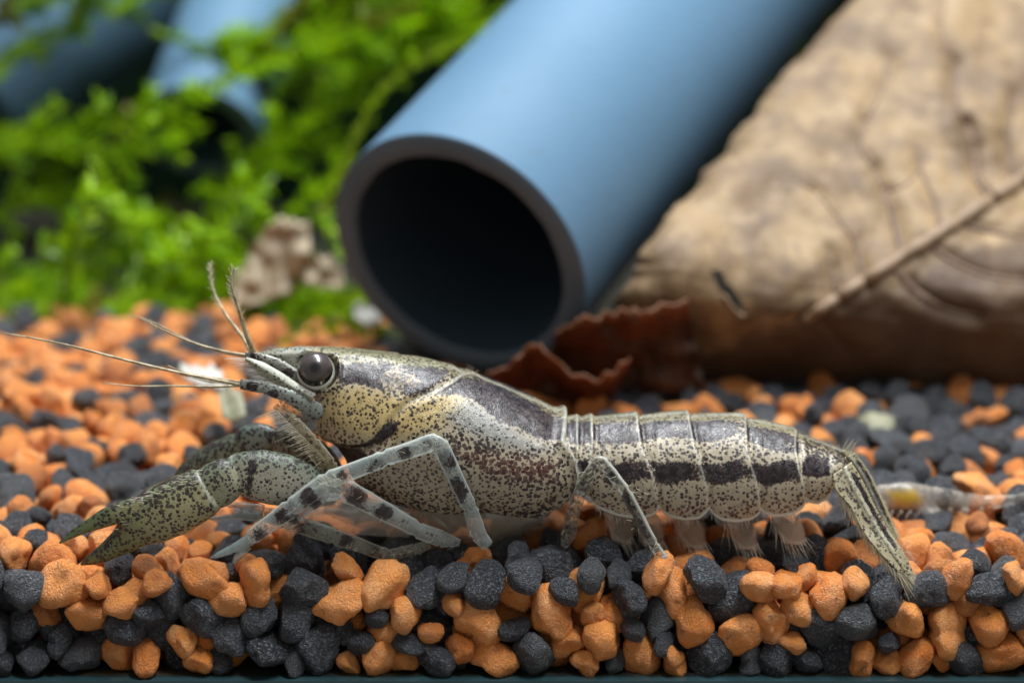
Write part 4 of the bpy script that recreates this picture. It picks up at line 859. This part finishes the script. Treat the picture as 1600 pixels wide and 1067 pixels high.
# sheer underside: leg bases and gill cover edge
def lobe_sheet(name, topl, botl, Y0, Y1, mat, colour, spot=0.12, nu=50, nv=12, belly=0.3, rimw=0.0):
    T = catmull(topl, 12); B = catmull(botl, 12); s = np.linspace(0, 1, nu)
    Tq = np.stack([np.interp(s, np.linspace(0, 1, len(T)), T[:, i]) for i in (0, 1)], 1); Bq = np.stack([np.interp(s, np.linspace(0, 1, len(B)), B[:, i]) for i in (0, 1)], 1)
    w = np.linspace(0, 1, nv); G = Tq[:, None] * (1 - w)[None, :, None] + Bq[:, None] * w[None, :, None]
    Y = Y0 + (Y1 - Y0) * w[None] - belly * np.sin(pi * w)[None] + 0 * G[..., 0]; n_ = nu * nv
    return sheet(name, at(G[..., 0], G[..., 1], Y), mat, CRAY, 0.10, attrs={'base': np.broadcast_to(np.array(colour), (n_, 3)), 'spot': np.full(n_, spot), 'band': np.zeros(n_), 'red': np.full(n_, .2), 'rim': np.broadcast_to(rimw * sstep(0.9, 1, w), (nu, nv)).ravel().copy()})
lobe_sheet('underside', [(520, 745), (560, 770), (620, 792), (690, 800), (760, 798), (820, 806), (850, 806)], [(505, 800), (560, 822), (620, 834), (690, 852), (760, 858), (805, 838), (840, 818)], 2.6, 3.6, M['sheer'], (0.52, 0.46, 0.36), 0.15)
lobe_sheet('underside', [(470, 790), (520, 770), (590, 790), (640, 800)], [(470, 806), (520, 828), (590, 836), (640, 838)], 1.9, 2.5, M['sheer'], (0.48, 0.46, 0.42), 0.2)
mb = MB(); limb(mb, [(700, 815, 4.6, 18), (760, 822, 4.6, 22), (820, 820, 4.6, 18), (850, 815, 4.6, 10)], 16, 1.2, 8, (0.42, 0.36, 0.27), None, 0.2); mb.build('leg_base', M['sheer'], CRAY)

# swimmerets under the tail
for i, (x0, y0) in enumerate(((955, 800), (1000, 806), (1062, 808), (1140, 810), (1212, 802))):
    for Yq in (2.9, 6.6):
        dx = 10 + 4 * i if Yq < 5 else 22 + 4 * i
        o = lobe_sheet('swimmeret', [(x0 - 14, y0 - 14), (x0 - 8 + dx * .3, y0 + 18), (x0 + dx * .6 - 4, y0 + 46)], [(x0 + 16, y0 - 14), (x0 + 30 + dx * .4, y0 + 16), (x0 + dx + 22, y0 + 50)], Yq, Yq + 0.2, M['sheer'], (0.58, 0.47, 0.36), 0.10, 18, 7, 0.15)
        ORG[o.name] = ORG[CRAY.name]; h = MB(); n_ = 34; k = np.linspace(0, 1, n_)
        hairs(h, at(x0 - 8 + (dx + 30) * k, y0 + 8 + 36 * np.sin(k * 2.2), Yq), [(0.25 + 0.5 * (j / n_ - .3), -.05, -1) for j in range(n_)], 0.95, 0.012, 0.1); h.build('bristles', M['seta_pale'], o, kind='stuff')
h = MB(); lx = np.linspace(930, 1298, 150); hairs(h, at(lx, interp(lx, BOTL) - 1, YC - 2.55), [(0.15, -.1, -1)] * 150, 0.42, 0.011); h.build('bristles', M['seta_pale'], CRAY, kind='stuff')
h = MB(); hairs(h, at(np.linspace(1316, 1330, 9), np.linspace(702, 712, 9), YC - .6), [(0.45, 0, 0.95)] * 9, 0.75, 0.02); hairs(h, at(np.linspace(728, 742, 7), np.linspace(582, 588, 7), YC - .5), [(0.4, 0, 0.9)] * 7, 0.5, 0.012)
hairs(h, at(np.linspace(408, 440, 6), np.linspace(550, 545, 6), YC - .2), [(-0.8, 0, 0.4)] * 6, 0.5, 0.012); hairs(h, at(np.linspace(1180, 1310, 40), interp(np.linspace(1180, 1310, 40), TOPL), YC), [(0.7, 0, 0.8)] * 40, 0.2, 0.01)
h.build('bristles', M['seta'], CRAY, kind='stuff')

# tail fan ----------------------------------------------------------
def fan(name, lft, rgt, Y0, Y1, ridges, colour, bandw, yaw=0.0, fringe=True, spot=0.45, nu=46, nv=22):
    Lc, Rc = catmull(lft, 12), catmull(rgt, 12); s = np.linspace(0, 1, nu)
    A = np.stack([np.interp(s, np.linspace(0, 1, len(Lc)), Lc[:, i]) for i in (0, 1)], 1); B = np.stack([np.interp(s, np.linspace(0, 1, len(Rc)), Rc[:, i]) for i in (0, 1)], 1)
    w = np.linspace(0, 1, nv); G = A[:, None] * (1 - w)[None, :, None] + B[:, None] * w[None, :, None]
    Y = Y0 + (Y1 - Y0) * s[:, None] + yaw * (w - .5)[None] - sum(hh * np.exp(-((w - c0) / w0) ** 2) for c0, w0, hh in ridges)[None]; n_ = nu * nv
    bd = np.clip(sum(hh * np.exp(-((w - c0) / w0) ** 2) for c0, w0, hh in bandw), 0, 1)[None] * sstep(0.02, 0.15, s)[:, None] * sstep(0.90, 0.72, s)[:, None]
    rm = 0.3 * np.clip(sum(np.exp(-((w - c0) / 0.05) ** 2) for c0, _, _ in ridges), 0, 1)[None] * sstep(0.95, 0.7, s)[:, None]
    P = at(G[..., 0], G[..., 1], Y)
    o = sheet(name, P, M['cray'], CRAY, 0.16, attrs={'base': np.broadcast_to(np.array(colour), (n_, 3)), 'spot': np.full(n_, spot), 'band': bd.ravel(), 'red': np.full(n_, .4), 'rim': rm.ravel()}); ORG[o.name] = ORG[CRAY.name]
    if fringe:
        h = MB()
        ii = [i for i in range(int(nu * 0.25), nu) for _ in range(4)]; hairs(h, np.array([P[i, 0] + np.random.default_rng(i * 7 + j).normal(0, .04, 3) for j, i in enumerate(ii)]), [(0.15 + 0.35 * i / nu, -.05, -0.95) for i in ii], 0.85, 0.016)
        jj = [j for j in range(nv) for _ in range(6)]; hairs(h, P[-1, jj] + np.random.default_rng(2).normal(0, .05, (len(jj), 3)), [(0.55, -.05, -0.85)] * len(jj), 1.15, 0.018, 0.12)
        hairs(h, P[int(nu * .25):, -1], [(0.9, -.1, -0.4)] * (nu - int(nu * .25)), 0.22, 0.012); h.build('bristles', M['seta'], o, kind='stuff')
    return o
fan('uropod', [(1302, 742), (1306, 766), (1328, 792), (1344, 824), (1364, 852), (1402, 894)], [(1330, 722), (1346, 748), (1366, 790), (1390, 832), (1410, 862), (1430, 902)], 2.6, 0.7, [(0.60, .05, .10)], (0.36, 0.32, 0.20), [(0.36, .14, .55), (0.80, .12, 1.0)], 0.2, spot=0.62)
fan('uropod', [(1318, 716), (1338, 742), (1362, 790), (1388, 838)], [(1334, 708), (1358, 744), (1384, 800), (1408, 856)], 3.6, 3.2, [(0.5, .2, .15)], (0.24, 0.22, 0.13), [(0.7, .4, .7)], 0.2)
fan('telson', [(1316, 704), (1340, 742), (1366, 792), (1392, 842), (1412, 872)], [(1332, 706), (1354, 736), (1378, 782), (1404, 838), (1426, 880)], 5.0, 4.6, [(0.5, .2, .1)], (0.36, 0.33, 0.2), [(0.5, .3, .5)], 1.6)
fan('uropod', [(1306, 768), (1330, 792), (1350, 822), (1380, 856)], [(1334, 730), (1360, 770), (1386, 815), (1412, 858)], 7.2, 7.8, [(0.5, .2, .15)], (0.26, 0.23, 0.15), [(0.5, .4, .8)], 0.4)

# ------------------------------------------------------------------ little see-through shrimp behind the tail
SH = empty('shrimp', at(1480, 790, 8.4)); tag(SH, 'small see-through shrimp with yellow patch behind the crayfish tail', 'shrimp')
sx = np.linspace(0, 1, 60); cxp = 1352 + 262 * sx; cyp = interp(sx, [(0, 776), (0.2, 776), (0.45, 782), (0.7, 786), (0.9, 780), (1.0, 772)]); hw = interp(sx, [(0, 5), (0.08, 20), (0.25, 27), (0.42, 22), (0.6, 15), (0.8, 10), (0.95, 7), (1, 2)]) * (1 + 0.10 * np.abs(np.sin(sx * 22)) * (sx > 0.4))
P = at(cxp, cyp, 8.4); V, F = tube(P, hw * 0.03, 20, 0.75); pxx, pyy, _ = proj(V)
mk('body', V, F, M['shrimp'], SH, attrs={'yellow': soft_poly(pxx, pyy, [(1385, 766), (1430, 764), (1442, 782), (1430, 796), (1398, 792)], 9)})
for xq in (1382, 1396, 1410, 1424, 1438):
    c = catmull([(xq, 798), (xq - 8, 808), (xq - 4, 822)], 5); V, F = tube(at(c[:, 0], c[:, 1], 7.7), np.linspace(.09, .03, len(c)), 6); mk('leg', V, F, M['shrimp'], SH, attrs={'yellow': np.zeros(len(V))})
for xq in (1460, 1484, 1508, 1532):
    c = catmull([(xq, 794), (xq + 3, 804), (xq + 9, 813)], 5); V, F = tube(at(c[:, 0], c[:, 1], 8.0), np.linspace(.16, .06, len(c)), 6, 0.4); mk('swimmeret', V, F, M['shrimp'], SH, attrs={'yellow': np.zeros(len(V))})
for sgn in (-1, 1):
    c = catmull([(1606, 774), (1622, 770 + 6 * sgn), (1642, 772 + 14 * sgn)], 6); V, F = tube(at(c[:, 0], c[:, 1], 8.4), interp(np.linspace(0, 1, len(c)), [(0, .1), (.6, .26), (1, .05)]), 8, 0.3); mk('tail_lobe', V, F, M['shrimp'], SH, attrs={'yellow': np.zeros(len(V))})
